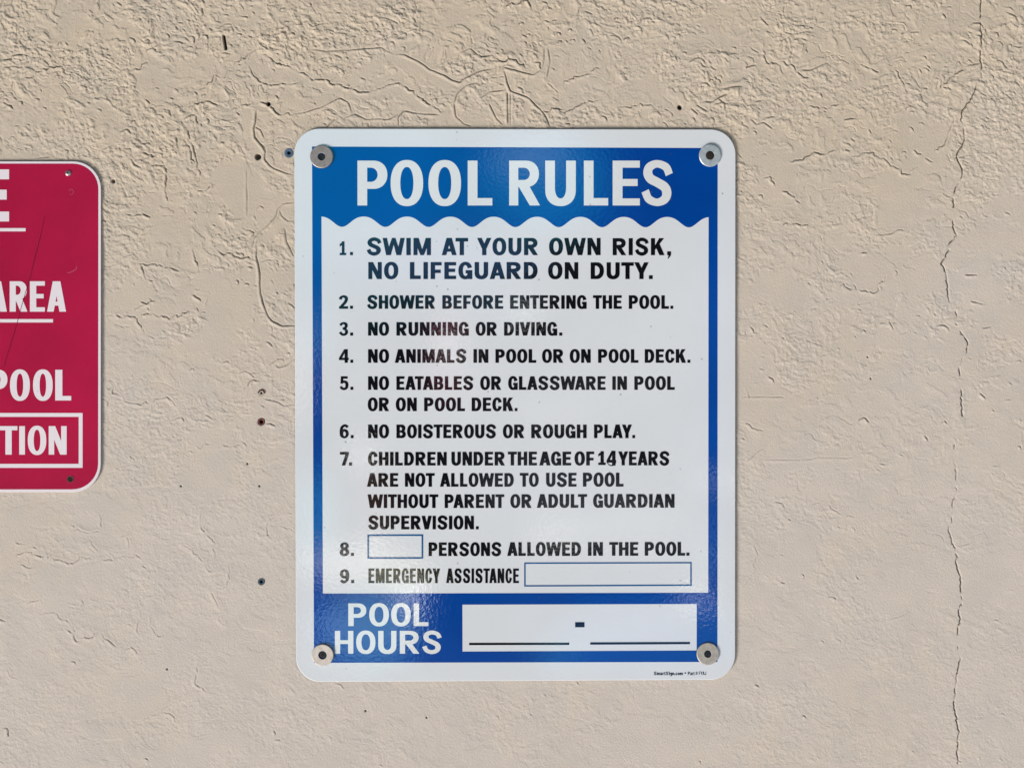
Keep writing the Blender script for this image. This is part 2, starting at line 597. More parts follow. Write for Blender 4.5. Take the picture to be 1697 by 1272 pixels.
def plain(name, col, rough=.5, metal=0.0, var=.2, scale=300, bump=.1):
    m, n, l, b = new_mat(name)
    geo = n.new('ShaderNodeNewGeometry').outputs['Position']
    ns = noise(n, l, geo, scale, 4)
    c = mixc(n, l, rng(n, l, ns, .35, .65), tuple(x * (1 - var) for x in col), tuple(min(1, x * (1 + var)) for x in col))
    l.new(c, b.inputs['Base Color'])
    b.inputs['Roughness'].default_value = rough
    b.inputs['Metallic'].default_value = metal
    bp = n.new('ShaderNodeBump')
    bp.inputs['Strength'].default_value = bump
    bp.inputs['Distance'].default_value = .0006
    l.new(ns, bp.inputs['Height'])
    l.new(bp.outputs[0], b.inputs['Normal'])
    return m


M_WHITE = sign_mat('white_film', (.60, .64, .70), speck=.55, fade=.02)
M_BLUE = sign_mat('blue_film', (.0, .048, .285), speck=.75, fade=.08)
M_BLACK = sign_mat('black_ink', (.004, .004, .006), speck=.1)
M_RULE = sign_mat('blue_ink', (.004, .085, .26), speck=.1)
M_WHITE_ON_BLUE = sign_mat('white_letter_film', (.62, .65, .69), speck=.45, fade=.02)
M_RED = sign_mat('red_film', (.36, .004, .046), rough=.3, spec=.3, speck=.5, fade=.12, peel=.03)
M_REDWHITE = sign_mat('white_letter_film_red_sign', (.70, .66, .73), rough=.3, speck=.2, fade=.02, peel=.03)
M_EDGE = plain('bare_plate_edge', (.45, .46, .48), .4)
M_SCREW = plain('dark_screw_steel', (.012, .022, .040), .35, .0, .4, 500)
M_STEEL = plain('bright_screw_steel', (.5, .48, .47), .3, .9, .2, 400)
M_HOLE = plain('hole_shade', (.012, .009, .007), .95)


def wall_mat():
    m, n, l, b = new_mat('painted_stucco')
    geo = n.new('ShaderNodeNewGeometry').outputs['Position']
    # shading painted into the colour: darker and yellower above, paler and greyer below
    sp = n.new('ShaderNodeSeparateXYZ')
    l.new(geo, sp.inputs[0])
    top_shade = rng(n, l, sp.outputs[2], .36, -.26, -.30, .30)
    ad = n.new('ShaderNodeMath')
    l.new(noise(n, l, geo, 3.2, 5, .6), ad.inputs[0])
    l.new(top_shade, ad.inputs[1])
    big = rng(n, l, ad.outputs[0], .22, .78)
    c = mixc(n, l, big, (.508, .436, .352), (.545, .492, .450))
    mid = rng(n, l, noise(n, l, geo, 26, 4, .6), .3, .7)
    c = mixc(n, l, mid, c, (.90, .92, .95), 'MULTIPLY')
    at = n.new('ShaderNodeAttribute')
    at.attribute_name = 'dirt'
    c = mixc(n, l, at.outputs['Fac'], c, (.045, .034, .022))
    l.new(c, b.inputs['Base Color'])
    b.inputs['Roughness'].default_value = .75
    b.inputs['Specular IOR Level'].default_value = .25
    bp = n.new('ShaderNodeBump')
    bp.inputs['Strength'].default_value = .5
    bp.inputs['Distance'].default_value = .0009
    l.new(noise(n, l, geo, 520, 4, .6), bp.inputs['Height'])
    l.new(bp.outputs[0], b.inputs['Normal'])
    return m


# ------------------------------------------------------------------ the stucco wall: a real relief
def crop(x0, y0, k):
    return lambda *p: [(x0 + a / k, y0 + b / k) for a, b in p]


c4 = crop(400, 60, 3.1426)
c3 = crop(0, 60, 3.394)
cL = crop(160, 220, 4.241)
cM = crop(160, 500, 3.976)
c5 = crop(900, 60, 4.2425)
c6 = crop(1297, 60, 3.18)
c7 = crop(1197, 440, 3.18)
c8 = crop(1197, 820, 3.18)
cB = crop(0, 800, 3.028)
# trowel creases: (points, depth px, half width px, wobble px, lip side)
CREASES = [
    (c4((360, 65), (440, 78), (540, 72), (730, 60), (760, 80)), 1.0, 1.0, .6, 1),
    (c4((800, 92), (860, 98), (900, 120), (950, 150), (1010, 185), (1060, 205), (1100, 230), (1140, 238), (1180, 212), (1230, 185), (1320, 165)), 1.5, 1.1, .8, 1),
    (c4((1370, 180), (1385, 240), (1400, 285), (1450, 300), (1500, 325), (1540, 365), (1575, 400), (1610, 470)), 1.7, 1.2, .7, 1),
    (c4((1365, 160), (1430, 180), (1520, 200), (1560, 175)), 1.5, 1.1, .6, 1),
    (c4((1580, 60), (1580, 90), (1575, 150), (1540, 195)), .9, 1.0, .5, 1),
    (c4((1600, 60), (1610, 140), (1590, 215)), .9, 1.0, .5, 1),
    (c4((90, 100), (120, 92), (185, 140), (240, 155), (300, 185), (345, 205), (365, 225), (430, 222), (480, 242), (540, 265), (620, 288), (680, 288), (740, 260), (820, 240), (860, 265), (920, 310), (980, 355), (1040, 385), (1080, 383)), 1.7, 1.15, 1.0, 1),
    (c4((40, 150), (65, 200), (110, 245), (160, 255), (220, 245), (330, 237)), 1.3, 1.0, 1.0, 1),
    (c4((-280, 360), (-160, 340), (-60, 385), (0, 357), (60, 350), (120, 346), (150, 360), (175, 390), (215, 405), (270, 405)), 1.8, 1.2, 1.3, 1),
    (c4((275, 403), (340, 392), (430, 365), (510, 320), (560, 345), (575, 395)), 1.4, 1.0, .8, 1),
    (c4((80, 380), (75, 440), (65, 480), (70, 530), (110, 570), (125, 610)), 1.4, 1.0, .7, 1),
    (c4((70, 470), (100, 490), (120, 530)), 1.0, .9, .6, 1),
    (c4((1385, 290), (1390, 460)), 1.6, .9, .3, 1),
    (c4((1403, 290), (1403, 470)), 1.2, .9, .3, -1),
    (c4((820, 470), (820, 420), (845, 390), (880, 395), (950, 405), (1025, 405)), 1.4, 1.0, .9, 1),
    (c4((1110, 345), (1120, 420), (1160, 455), (1200, 470)), 1.2, 1.0, .8, 1),
    (c4((1110, 345), (1125, 300), (1170, 255), (1230, 240)), 1.2, 1.0, .8, 1),
    (c4((1250, 320), (1290, 290), (1370, 278)), 1.3, 1.0, .6, 1),
    (c4((1290, 350), (1330, 430), (1365, 465)), 1.2, 1.0, .6, 1),
    (c4((545, 445), (540, 425), (590, 407), (650, 432), (780, 432), (820, 400)), 1.2, 1.0, .8, 1),
    (c4((440, 478), (495, 428)), 1.4, 1.0, .4, 1),
    (c4((1230, 95), (1310, 105), (1350, 135), (1410, 120), (1500, 165)), 1.7, 1.2, 1.2, 1),
    (c4((1130, 130), (1140, 85), (1190, 62), (1240, 100)), 1.0, 1.0, .7, 1),
    (c4((1570, 395), (1640, 372), (1700, 385)), 1.5, 1.1, 1.2, 1),
    (cL((1100, 0), (1130, 50), (1180, 100), (1190, 150), (1180, 190), (1240, 245), (1320, 280), (1385, 298)), 1.5, 1.1, .8, 1),
    (cL((1395, 487), (1320, 495), (1275, 530), (1255, 590), (1215, 640), (1150, 690), (1110, 740), (1095, 810)), 1.1, 1.0, .8, -1),
    (cL((1130, 790), (1125, 870), (1150, 980), (1150, 1120), (1195, 1260)) + cM((1130, 90), (1160, 125), (1220, 158), (1315, 157)), 1.7, 1.1, .7, 1),
    (cL((1290, 540), (1300, 580), (1340, 615), (1395, 618)), 1.0, 1.0, .7, 1),
    (cL((1325, 670), (1335, 760), (1390, 865)), 1.2, 1.0, .6, 1),
    (cL((860, 840), (940, 850), (1015, 880), (1095, 872)), 1.3, 1.0, 1.2, 1),
    (cL((1058, 250), (1060, 580)), .6, .9, .3, 1),
    (cL((490, 240), (492, 330), (485, 400), (500, 480)), 1.3, 1.0, 1.0, 1),
    (cL((640, 60), (660, 120), (690, 210), (725, 280), (720, 350)), 1.5, 1.1, 1.5, 1),
    (cL((320, 140), (370, 150), (410, 170)), 1.7, 1.3, 1.2, 1),
    (cL((380, 230), (460, 228), (500, 262)), 1.7, 1.2, 1.0, 1),
    (cL((700, 420), (760, 400), (800, 385)), 1.6, 1.2, 1.2, 1),
    (cL((200, 575), (265, 580), (300, 570), (380, 585)), 1.6, 1.2, 1.5, 1),
    (cL((270, 915), (360, 925), (430, 920), (470, 945), (580, 968)), 1.4, 1.1, 1.5, 1),
    (cL((320, 930), (345, 1025), (400, 1040)), 1.2, 1.1, 1.0, 1),
    (cL((310, 1180), (340, 1200), (400, 1180)), 1.4, 1.2, 1.0, 1),
    (cL((680, 820), (700, 880), (710, 940)), 1.4, 1.1, 1.2, 1),
    (cM((1140, 415), (1190, 375), (1235, 372), (1237, 405), (1205, 420), (1180, 412)), 1.0, .9, .3, 1),
    (cM((1180, 415), (1200, 432), (1260, 412), (1305, 370)), 1.2, 1.0, .4, 1),
    (cM((940, 470), (970, 453), (1015, 470), (1045, 500)), 1.2, 1.0, .7, 1),
    (cM((1100, 638), (1160, 648), (1210, 665), (1230, 685), (1305, 672)), 1.2, 1.0, .6, 1),
    (cM((60, 100), (130, 95), (250, 90), (370, 80), (440, 105), (530, 90), (650, 65)), 1.3, 1.1, 2.0, 1),
    (cM((255, 95), (310, 190), (380, 240)), 1.0, 1.0, 1.5, 1),
    (cM((50, 545), (150, 610), (200, 655), (300, 670), (420, 640), (520, 660), (575, 695)), 1.1, 1.0, 2.0, 1),
    (cM((660, 950), (760, 935), (850, 945), (960, 930), (1050, 970)), 1.0, 1.0, 2.0, 1),
    (c3((0, 130), (70, 120), (100, 103), (170, 105)), 1.8, 1.3, 1.4, 1),
    (c3((20, 172), (90, 170), (130, 185)), 1.5, 1.2, 1.2, 1),
    (c3((110, 240), (170, 225), (250, 180), (300, 170), (365, 172), (360, 240)), 1.5, 1.2, 1.5, 1),
    (c3((660, 200), (720, 180), (760, 190), (830, 145)), 1.5, 1.2, 1.6, 1),
    (c3((820, 80), (900, 45)), 1.2, 1.1, 1.0, 1),
    (c3((840, 730), (920, 725), (945, 760), (935, 815)), 1.5, 1.2, 1.0, 1),
    (c3((1060, 500), (1070, 600), (1110, 680), (1125, 760)), 1.4, 1.1, 1.5, 1),
    (c3((200, 690), (240, 680), (285, 676)), 1.0, 1.0, .8, 1),
    (c3((1100, 300), (1190, 255), (1260, 215), (1340, 140), (1430, 85)), 1.2, 1.1, 2.0, 1),
    (c5((0, 530), (60, 505), (110, 497), (120, 535), (200, 505), (310, 465), (420, 440)), 1.5, 1.1, 1.5, 1),
    (c5((130, 335), (300, 260), (420, 210), (560, 168)), 1.3, 1.0, 1.5, 1),
    (c5((540, 500), (640, 487), (760, 470)), 1.2, 1.0, 1.5, 1),
    (c5((0, 530), (30, 590), (50, 640)), 1.4, 1.0, .6, 1),
    (c5((1140, 458), (1190, 460), (1230, 435), (1300, 405)), 1.8, 1.2, .8, 1),
    (c5((1230, 435), (1280, 475), (1280, 520)), 1.4, 1.1, .8, 1),
    (c5((1080, 480), (1130, 515), (1160, 530)), 1.3, 1.1, .8, 1),
    (c5((1040, 505), (1090, 550)), 1.3, 1.1, .6, 1),
    (c5((1250, 370), (1330, 355), (1400, 350)), 1.6, 1.2, .8, 1),
    (c5((1460, 580), (1500, 625), (1550, 605), (1620, 655)), 1.3, 1.0, .8, 1),
    (c5((1480, 90), (1540, 130), (1580, 190), (1640, 190), (1690, 260)), 1.7, 1.2, 1.8, 1),
    (c5((840, 600), (870, 615), (885, 650)), 1.3, 1.1, .4, 1),
    (c5((1110, 180), (1125, 215), (1150, 215)), 1.6, 1.2, .8, 1),
    (c5((1420, 220), (1500, 200)), 1.3, 1.2, .8, 1),
    (c6((0, 130), (60, 160), (80, 195), (140, 225)), 1.5, 1.2, 1.2, 1),
    (c6((100, 178), (160, 175), (240, 135)), 1.5, 1.2, .9, 1),
    (c6((370, 130), (440, 165), (510, 190)), 1.4, 1.1, 1.2, 1),
    (c6((590, 175), (640, 250), (660, 300)), 1.1, 1.0, 1.2, 1),
    (c6((810, 310), (850, 250), (910, 200), (970, 155), (1045, 135)), 1.5, 1.2, 1.2, 1),
    (c6((140, 365), (190, 375), (240, 385), (310, 340)), 1.4, 1.1, 1.2, 1),
    (c6((40, 655), (100, 650), (150, 615), (200, 620), (280, 602)), 1.7, 1.2, 1.5, 1),
    (c6((320, 437), (390, 435), (440, 437)), 1.3, 1.1, 1.2, 1),
    (c6((380, 630), (460, 612), (530, 640), (600, 690), (660, 722), (705, 685)), 1.1, 1.0, 1.8, 1),
    (c6((0, 815), (60, 845), (95, 885)), 1.3, 1.1, 1.2, 1),
    (c6((0, 995), (70, 990), (140, 995)), 1.2, 1.0, 1.2, 1),
    (c6((490, 1045), (560, 1045), (640, 1010)), 1.0, 1.0, 1.5, 1),
    (c6((690, 600), (790, 660)), 1.1, 1.1, 1.2, 1),
    (c6((800, 600), (850, 570), (880, 500), (905, 430)), 1.0, 1.0, 1.2, 1),
    (c7((100, 688), (200, 690), (330, 692)), .9, 1.0, .8, 1),
    (c7((200, 1018), (400, 1022), (500, 1010), (700, 1012)), .7, 1.0, .8, 1),
    (c7((130, 1030), (215, 955)), 1.0, 1.0, .8, 1),
    (c7((120, 820), (160, 850), (220, 870)), 1.2, 1.1, 1.0, 1),
    (c7((1280, 48), (1345, 46)), 1.3, 1.2, .5, 1),
    (c7((1310, 185), (1375, 202)), 1.2, 1.2, .6, 1),
    (c7((1370, 330), (1420, 318)), 1.1, 1.1, .5, 1),
    (c7((620, 110), (700, 110), (760, 140), (820, 130), (870, 60)), 1.2, 1.0, 2.2, 1),
    (c7((440, 390), (480, 410), (530, 425)), .9, 1.0, 1.2, 1),
    (c8((470, 60), (510, 38), (560, 45), (600, 85), (700, 115)), .8, 1.0, 1.5, 1),
    (c8((170, 250), (190, 310), (160, 420), (110, 480)), .7, 1.0, 1.0, 1),
    (c8((880, 655), (930, 640), (970, 618)), .8, 1.0, .8, 1),
    (c8((1240, 270), (1310, 250)), .8, 1.0, .6, 1),
    (cB((480, 135), (518, 185), (500, 240), (420, 245), (340, 215)), 1.0, 1.1, 1.2, 1),
    (cB((20, 378), (130, 355), (220, 362), (330, 400), (430, 372), (520, 385), (600, 380), (690, 362), (770, 410)), 1.2, 1.2, 2.2, 1),
    (cB((80, 295), (190, 325)), 1.1, 1.2, 1.2, 1),
    (cB((100, 410), (180, 430)), 1.1, 1.2, 1.2, 1),
    (cB((420, 300), (450, 275), (495, 345), (440, 330), (425, 300)), 1.0, 1.1, 1.0, 1),
    (cB((600, 275), (640, 258), (655, 325), (610, 345)), .9, 1.0, 1.0, 1),
    (cB((1020, 140), (1000, 190), (1020, 235), (1080, 300), (1078, 370), (1060, 410)), 1.1, 1.1, 1.2, 1),
    (cB((920, 310), (990, 355), (1035, 410), (1050, 440), (1075, 435)), .9, 1.0, 1.2, 1),
    (cB((1150, 420), (1160, 470), (1130, 520), (1080, 525)), .8, 1.0, 1.2, 1),
    (cB((1060, 545), (1100, 625)), .9, 1.0, .8, 1),
    (cB((1135, 650), (1100, 680), (1130, 720)), .8, 1.0, 1.0, 1),
    (cB((140, 605), (210, 580), (225, 635)), 1.0, 1.1, 1.0, 1),
    (cB((200, 655), (280, 650), (330, 695), (380, 725), (375, 790), (440, 775), (495, 740), (540, 795), (600, 830)), 1.1, 1.1, 1.8, 1),
    (cB((400, 570), (425, 600), (400, 630), (340, 625)), .9, 1.0, 1.0, 1),
    (cB((700, 680), (690, 740), (720, 770)), .8, 1.0, 1.2, 1),
    (cB((770, 660), (760, 710), (790, 760), (820, 770)), .8, 1.0, 1.5, 1),
    (cB((995, 900), (978, 1005), (1040, 1050)), 1.0, 1.1, 1.0, 1),
    (cB((720, 1195), (735, 1165), (790, 1160), (830, 1140), (890, 1200)), 1.0, 1.1, 1.2, 1),
    (cB((790, 1150), (870, 1095), (985, 1050)), .7, 1.1, 1.0, -1),
    (cB((35, 930), (50, 970), (95, 980)), .7, 1.0, .8, 1),
    (cB((1440, 105), (1380, 165), (1345, 200), (1340, 260), (1365, 285)), 1.0, 1.1, 1.2, 1),
    (cB((1370, 250), (1410, 215), (1470, 235)), 1.1, 1.1, 1.0, 1),
]
CRACK = (c6((1045, -200), (1047, 35), (1045, 130), (1050, 215), (1020, 270), (990, 345), (950, 390), (942, 440), (962, 490), (955, 560), (925, 610), (918, 640), (945, 690), (950, 735), (915, 800), (895, 850), (905, 890), (895, 940), (898, 990), (915, 1040), (880, 1100), (860, 1170), (830, 1200))
         + c7((1160, 0), (1180, 60), (1190, 140), (1195, 195), (1235, 245), (1232, 310), (1265, 355), (1290, 400), (1288, 460), (1265, 500), (1250, 545), (1257, 600), (1260, 690), (1258, 740), (1265, 770), (1240, 860), (1225, 940), (1218, 1000), (1228, 1050), (1240, 1180), (1218, 1230))
         + c8((1217, 95), (1195, 180), (1240, 325), (1235, 380), (1250, 425), (1258, 500), (1265, 560), (1250, 610), (1257, 660), (1245, 690), (1240, 735), (1232, 745), (1245, 810), (1252, 870), (1235, 960), (1225, 1030), (1222, 1070), (1225, 1130), (1240, 1210), (1245, 1500)))
# open drill holes and chips: centre, radius, depth (photo px), brown dirt
HOLES = [(445, 172.5, 3.2, 8, 1), (427.5, 260, 4.6, 10, .8), (1126.5, 178, 3.6, 9, 1), (1187, 0, 0, 0, 0), (188, 300.5, 3.0, 4, .8),
         (410, 768, 1.6, 3, .8), (430, 805, 1.6, 3, .8), (277, 1108, 1.4, 3, .7), (606, 1177, 1.6, 3, .7), (707, 1188, 1.3, 3, .7), (1438, 591, 1.3, 3, .7), (1443, 627, 1.4, 3, .7), (300, 805, 1.3, 3, .7)]


def vnoise(X, Y, seed):
    """smooth value noise on unit cells, 0..1"""
    rs = np.random.RandomState(seed)
    T = rs.rand(256, 256).astype(np.float32)
    xi, yi = np.floor(X).astype(np.int32), np.floor(Y).astype(np.int32)
    fx, fy = (X - xi).astype(np.float32), (Y - yi).astype(np.float32)
    fx = fx * fx * fx * (fx * (fx * 6 - 15) + 10)
    fy = fy * fy * fy * (fy * (fy * 6 - 15) + 10)
    x0, x1, y0, y1 = xi & 255, (xi + 1) & 255, yi & 255, (yi + 1) & 255
    a = T[y0, x0] * (1 - fx) + T[y0, x1] * fx
    b = T[y1, x0] * (1 - fx) + T[y1, x1] * fx
    return a * (1 - fy) + b * fy


def fbm(X, Y, seed, octv=4, gain=.5):
    s, a, tot = 0.0, 1.0, 0.0
    for i in range(octv):
        c, q = math.cos(.6 * i + .3), math.sin(.6 * i + .3)
        k = 2.0 ** i
        s = s + a * vnoise((X * c - Y * q) * k + 17.3 * i, (X * q + Y * c) * k + 5.1 * i, seed + i)
        tot += a
        a *= gain
    return s / tot


def sstep(a, b, x):
    t = np.clip((x - a) / (b - a), 0, 1)
    return t * t * (3 - 2 * t)


def resample(pl, step=1.0):
    P = np.array(pl, float)
    d = np.r_[0, np.cumsum(np.linalg.norm(np.diff(P, axis=0), axis=1))]
    n = max(3, int(d[-1] / step))
    s = np.linspace(0, d[-1], n)
    Q = np.stack([np.interp(s, d, P[:, 0]), np.interp(s, d, P[:, 1])], 1)
    k = np.array([1, 2, 3, 2, 1]) / 9.0
    for c in (0, 1):                           # round the corners a little
        q = np.pad(Q[:, c], 2, mode='edge')
        Q[:, c] = np.convolve(q, k, 'valid')
    return Q


def build_wall():
    u0, u1, v0, v1 = -70, 1767, -70, 1342
    us = np.r_[-1400, -1000, -700, -480, -320, -220, -150, -110, -85, np.arange(u0, u1 + 1, 1.0), 1785, 1815, 1860, 1930, 2050, 2250, 2550, 3000].astype(float)
    vs = np.r_[-1200, -800, -520, -330, -210, -140, -100, -82, np.arange(v0, v1 + 1, 1.0), 1355, 1380, 1420, 1500, 1650, 1900, 2300].astype(float)
    U, V = np.meshgrid(us, vs)
    U = U.astype(np.float32)
    V = V.astype(np.float32)
    # how rough the hand left it: rough at the top and on the left, smoother below and to the right
    amp = .38 + .62 * sstep(760, 180, V) * (1 - .30 * sstep(900, 1300, U))
    amp = .74 * amp * (.58 + .42 * sstep(1050, 650, V)) * (1 + .35 * sstep(260, 110, V))
    wx = fbm(U / 46, V / 46, 11, 3) - .5
    wy = fbm(U / 46, V / 46, 31, 3) - .5
    Uw, Vw = U + 44 * wx, V + 44 * wy
    ca, sa = math.cos(R(28)), math.sin(R(28))
    A, B = (Uw * ca + Vw * sa), (-Uw * sa + Vw * ca)
    base = 1.5 * (fbm(U / 330, V / 330, 51, 3) - .5) + .7 * (fbm(U / 90, V / 70, 61, 3) - .5)
    h = base.copy()
    rough = sstep(.45, .62, fbm(Uw / 120, Vw / 95, 71, 4, .55))            # where the rough coat shows
    calm = np.zeros_like(h)

    def drag(c, n, dx, dy):
        """pull lumps down to the lower left, so that they end in a sharp upper right lip"""
        out = c.copy()
        for k in range(1, n):
            out = np.maximum(out, np.roll(c, (int(round(k * dy)), int(round(k * dx))), (0, 1)) * (1 - k / n))
        return out

    # thin knocked-down plates with ragged edges
    for (su, sv_, sd, th, hh, wd, dr) in ((44, 25, 101, .59, 1.2, .020, 7), (30, 18, 131, .60, 1.1, .024, 5), (110, 56, 161, .54, .7, .010, 12)):
        n = fbm(A / su, B / sv_, sd, 6, .6)
        h = h + amp * hh * drag(sstep(th, th + wd, n) * sstep(.42, .58, vnoise(U / 16, V / 16, sd + 9)), dr, -.6, .8) * (.22 + .78 * rough)
    # crumbs and drags of the rough coat
    n = fbm(A / 11.0, B / 6.5, 201, 4, .58)
    h = h + amp * rough * .85 * drag(sstep(.575, .63, n), 4, -.6, .8)
    n = fbm(A / 6.0, B / 4.4, 221, 3, .55)
    h = h + amp * (.22 + .78 * rough) * .95 * drag(sstep(.56, .64, n), 3, -.6, .8)
    n = fbm(A / 20, B / 10, 231, 5, .6)
    h = h + amp * 1.1 * drag(sstep(.625, .65, n), 7, -.6, .8)
    sandy = .12 + .88 * sstep(.44, .57, fbm(Uw / 110, Vw / 70, 271, 4, .6))
    n = fbm(U / 4.6, V / 3.9, 251, 2, .5)
    h = h + (.02 + 1.05 * amp) * sandy * (.9 * drag(sstep(.50, .66, n), 2, -1, 1) + .5 * (n - .5))
    # hair lines where strokes of the trowel met
    for su, sd, dep in ((64, 301, 1.7), (46, 331, 1.4)):
        n = fbm(Uw / su, Vw / (su * .62), sd, 5, .52) - .5
        gy, gx = np.gradient(n)
        d = np.abs(n) / (np.hypot(gx, gy) + 1e-4)
        gate = .75 * sstep(.56, .62, fbm(U / 38, V / 38, sd + 13, 2))
        h = h - amp * dep * np.exp(-(d / .8) ** 2) * gate
    # patches the float went over once more
    flat = sstep(.55, .62, fbm(Uw / 85, Vw / 60, 281, 4, .55)) * (.85 - .35 * sstep(260, 110, V))
    h = h * (1 - flat) + (base + .35) * flat
    dirt = np.zeros_like(h)

    def stamp(pl, depth, hw, wob, lip, crack=False, seed=0, lipw=.36, rag=False):
        rs = np.random.RandomState(seed)
        Q = resample(pl, 1.5)
        n = len(Q)
        t = np.arange(n)
        def rnd(gap):
            m = int(n / gap) + 3
            return np.interp(t / gap, np.arange(m), rs.randn(m))

        for c in (0, 1):                       # the hand shakes, the coat tears
            if rag or crack:
                Q[:, c] += wob * (.9 * rnd(5) + .75 * rnd(2.2))
            else:
                Q[:, c] += wob * .6 * rnd(7)
        m_ = int(n / 9) + 3
        st = np.interp(t / 9, np.arange(m_), rs.rand(m_))
        st = np.clip(.45 + .9 * st, .3, 1.15)
        if rag:
            m_ = int(n / 3.5) + 3
            st = st * np.clip(np.interp(t / 3.5, np.arange(m_), rs.rand(m_)) * 2.6 - .35, .1, 1.2)
        if crack:
            a = np.interp(t, np.arange(0, n + 30, 14), rs.rand(len(np.arange(0, n + 30, 14))))
            b = np.interp(t, np.arange(0, n + 10, 4), rs.rand(len(np.arange(0, n + 10, 4))))
            py = Q[:, 1]
            open_ = np.where((py > 690) & (py < 735), 0.0, 1.0) * np.where((py > 765) & (py < 930), .55, 1.0)
            st = np.clip((a * .65 + b * .6 - .40) * 3.0, 0, 1) * open_
        else:
            ends = np.minimum(t, n - 1 - t) / max(1.6, .12 * n)
            st = st * np.clip(ends + .15, 0, 1)
        pad = 12
        for i in range(0, n - 1, 12):
            seg = Q[i:min(i + 13, n)]
            ss = st[i:min(i + 13, n)]
            a0, a1 = np.searchsorted(us, [seg[:, 0].min() - pad, seg[:, 0].max() + pad])
            b0, b1 = np.searchsorted(vs, [seg[:, 1].min() - pad, seg[:, 1].max() + pad])
            if a1 <= a0 or b1 <= b0:
                continue
            uu, vv = U[b0:b1, a0:a1], V[b0:b1, a0:a1]
            best = np.full(uu.shape, 1e9, np.float32)
            sgn = np.zeros_like(best)
            stg = np.zeros_like(best)
            for k in range(len(seg) - 1):
                p, q = seg[k], seg[k + 1]
                d = q - p
                L2 = max(1e-9, d @ d)
                tt = np.clip(((uu - p[0]) * d[0] + (vv - p[1]) * d[1]) / L2, 0, 1)
                ex, ey = uu - p[0] - tt * d[0], vv - p[1] - tt * d[1]
                dd = np.sqrt(ex * ex + ey * ey)
                m = dd < best
                best = np.where(m, dd, best)
                sgn = np.where(m, np.sign(ex * d[1] - ey * d[0]), sgn)
                stg = np.where(m, ss[k] * (1 - tt) + ss[k + 1] * tt, stg)
            g = np.exp(-(best / hw) ** 2) * stg
            if crack:
                grooves[b0:b1, a0:a1] = np.maximum(grooves[b0:b1, a0:a1], depth * g)
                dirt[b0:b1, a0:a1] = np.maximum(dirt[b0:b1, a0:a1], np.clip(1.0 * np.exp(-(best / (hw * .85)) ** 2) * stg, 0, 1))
            else:
                grooves[b0:b1, a0:a1] = np.maximum(grooves[b0:b1, a0:a1], depth * g)
                lips[b0:b1, a0:a1] = np.maximum(lips[b0:b1, a0:a1], lipw * depth * stg * np.exp(-((best - 2.8) / 2.2) ** 2) * (sgn * lip < 0))
                calm[b0:b1, a0:a1] = np.maximum(calm[b0:b1, a0:a1], np.exp(-(best / 5.0) ** 2) * .75)
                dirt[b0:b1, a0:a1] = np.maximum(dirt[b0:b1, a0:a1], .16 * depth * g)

    grooves = np.zeros_like(h)
    lips = np.zeros_like(h)
    for i, (pl, dep, hw, wob, lip) in enumerate(CREASES):
        stamp(pl, dep * (2.0 if pl[0][1] < 420 else 2.0 - 1.1 * min(1, (pl[0][1] - 420) / 300)), hw * (.60 if wob >= 1.0 else .66), wob, lip, False, 900 + i, .36, wob >= 1.0)
    # small torn flakes of the rough coat, each with a dark upper lip
    rs = np.random.RandomState(5)
    made = 0
    for k in range(9000):
        fx, fy = rs.uniform(u0 + 30, u1 - 30), rs.uniform(v0 + 30, v1 - 30)
        i_, j_ = int(np.searchsorted(vs, fy)), int(np.searchsorted(us, fx))
        dens = (rough[i_, j_] * .9 + .06) * (amp[i_, j_] ** 1.3)
        if rs.rand() > dens or calm[i_, j_] > .5 or (490 < fx < 1215 and 216 < fy < 1126) or (fx < 160 and 272 < fy < 810):
            continue
        ln = rs.uniform(5, 11) * (1 + (rs.rand() < .18) * rs.uniform(.6, 2.0))
        an = rs.normal(.28, .42)
        bow = rs.uniform(-.1, .45) * ln
        c_, s_ = math.cos(an), math.sin(an)
        pl = [(fx + x * c_ - y * s_, fy + x * s_ + y * c_) for x, y in ((-ln / 2, 0), (-ln * .2, -bow * .8), (ln * .15, -bow), (ln / 2, rs.uniform(-.1, .3) * ln))]
        stamp(pl, rs.uniform(1.0, 2.8) * (.45 + .6 * amp[i_, j_]), rs.uniform(.55, .95), .7, 1, False, 3000 + k, .55, True)
        made += 1
    print('flakes', made)
    # between the paired creases above the blue sign the trowel pressed the coat smooth
    for pl, wd in ((c4((90, 180), (300, 215), (480, 262), (640, 310), (800, 285), (900, 340), (1050, 420)), 11), (c4((560, 245), (760, 110), (900, 165), (1080, 260)), 10),
                   (c4((20, 400), (40, 500), (90, 590)), 9), (c4((230, 330), (330, 360), (450, 330)), 10), (c4((1500, 330), (1480, 420)), 6), (cL((1180, 750), (1290, 640), (1350, 660)), 9),
                   (c4((1590, 70), (1590, 200)), 4), (cM((1040, 100), (1100, 230), (1200, 480), (1290, 480)), 12), (cM((1085, 560), (1090, 800)), 16), (cL((1100, 20), (1130, 170)), 9)):
        Q = resample(pl, 3)
        for q in Q:
            a0, a1 = np.searchsorted(us, [q[0] - 3 * wd, q[0] + 3 * wd])
            b0, b1 = np.searchsorted(vs, [q[1] - 3 * wd, q[1] + 3 * wd])
            uu, vv = U[b0:b1, a0:a1], V[b0:b1, a0:a1]
            g = np.exp(-(((uu - q[0]) ** 2 + (vv - q[1]) ** 2) / wd ** 2) ** 2)
            calm[b0:b1, a0:a1] = np.maximum(calm[b0:b1, a0:a1], g * .92)
    h = h * (1 - calm) + (base + .5) * calm
    h = h - grooves + lips
    grooves[:] = 0
    stamp(CRACK, 4.5, .85, .9, 1, True, 77)
    h = h - grooves
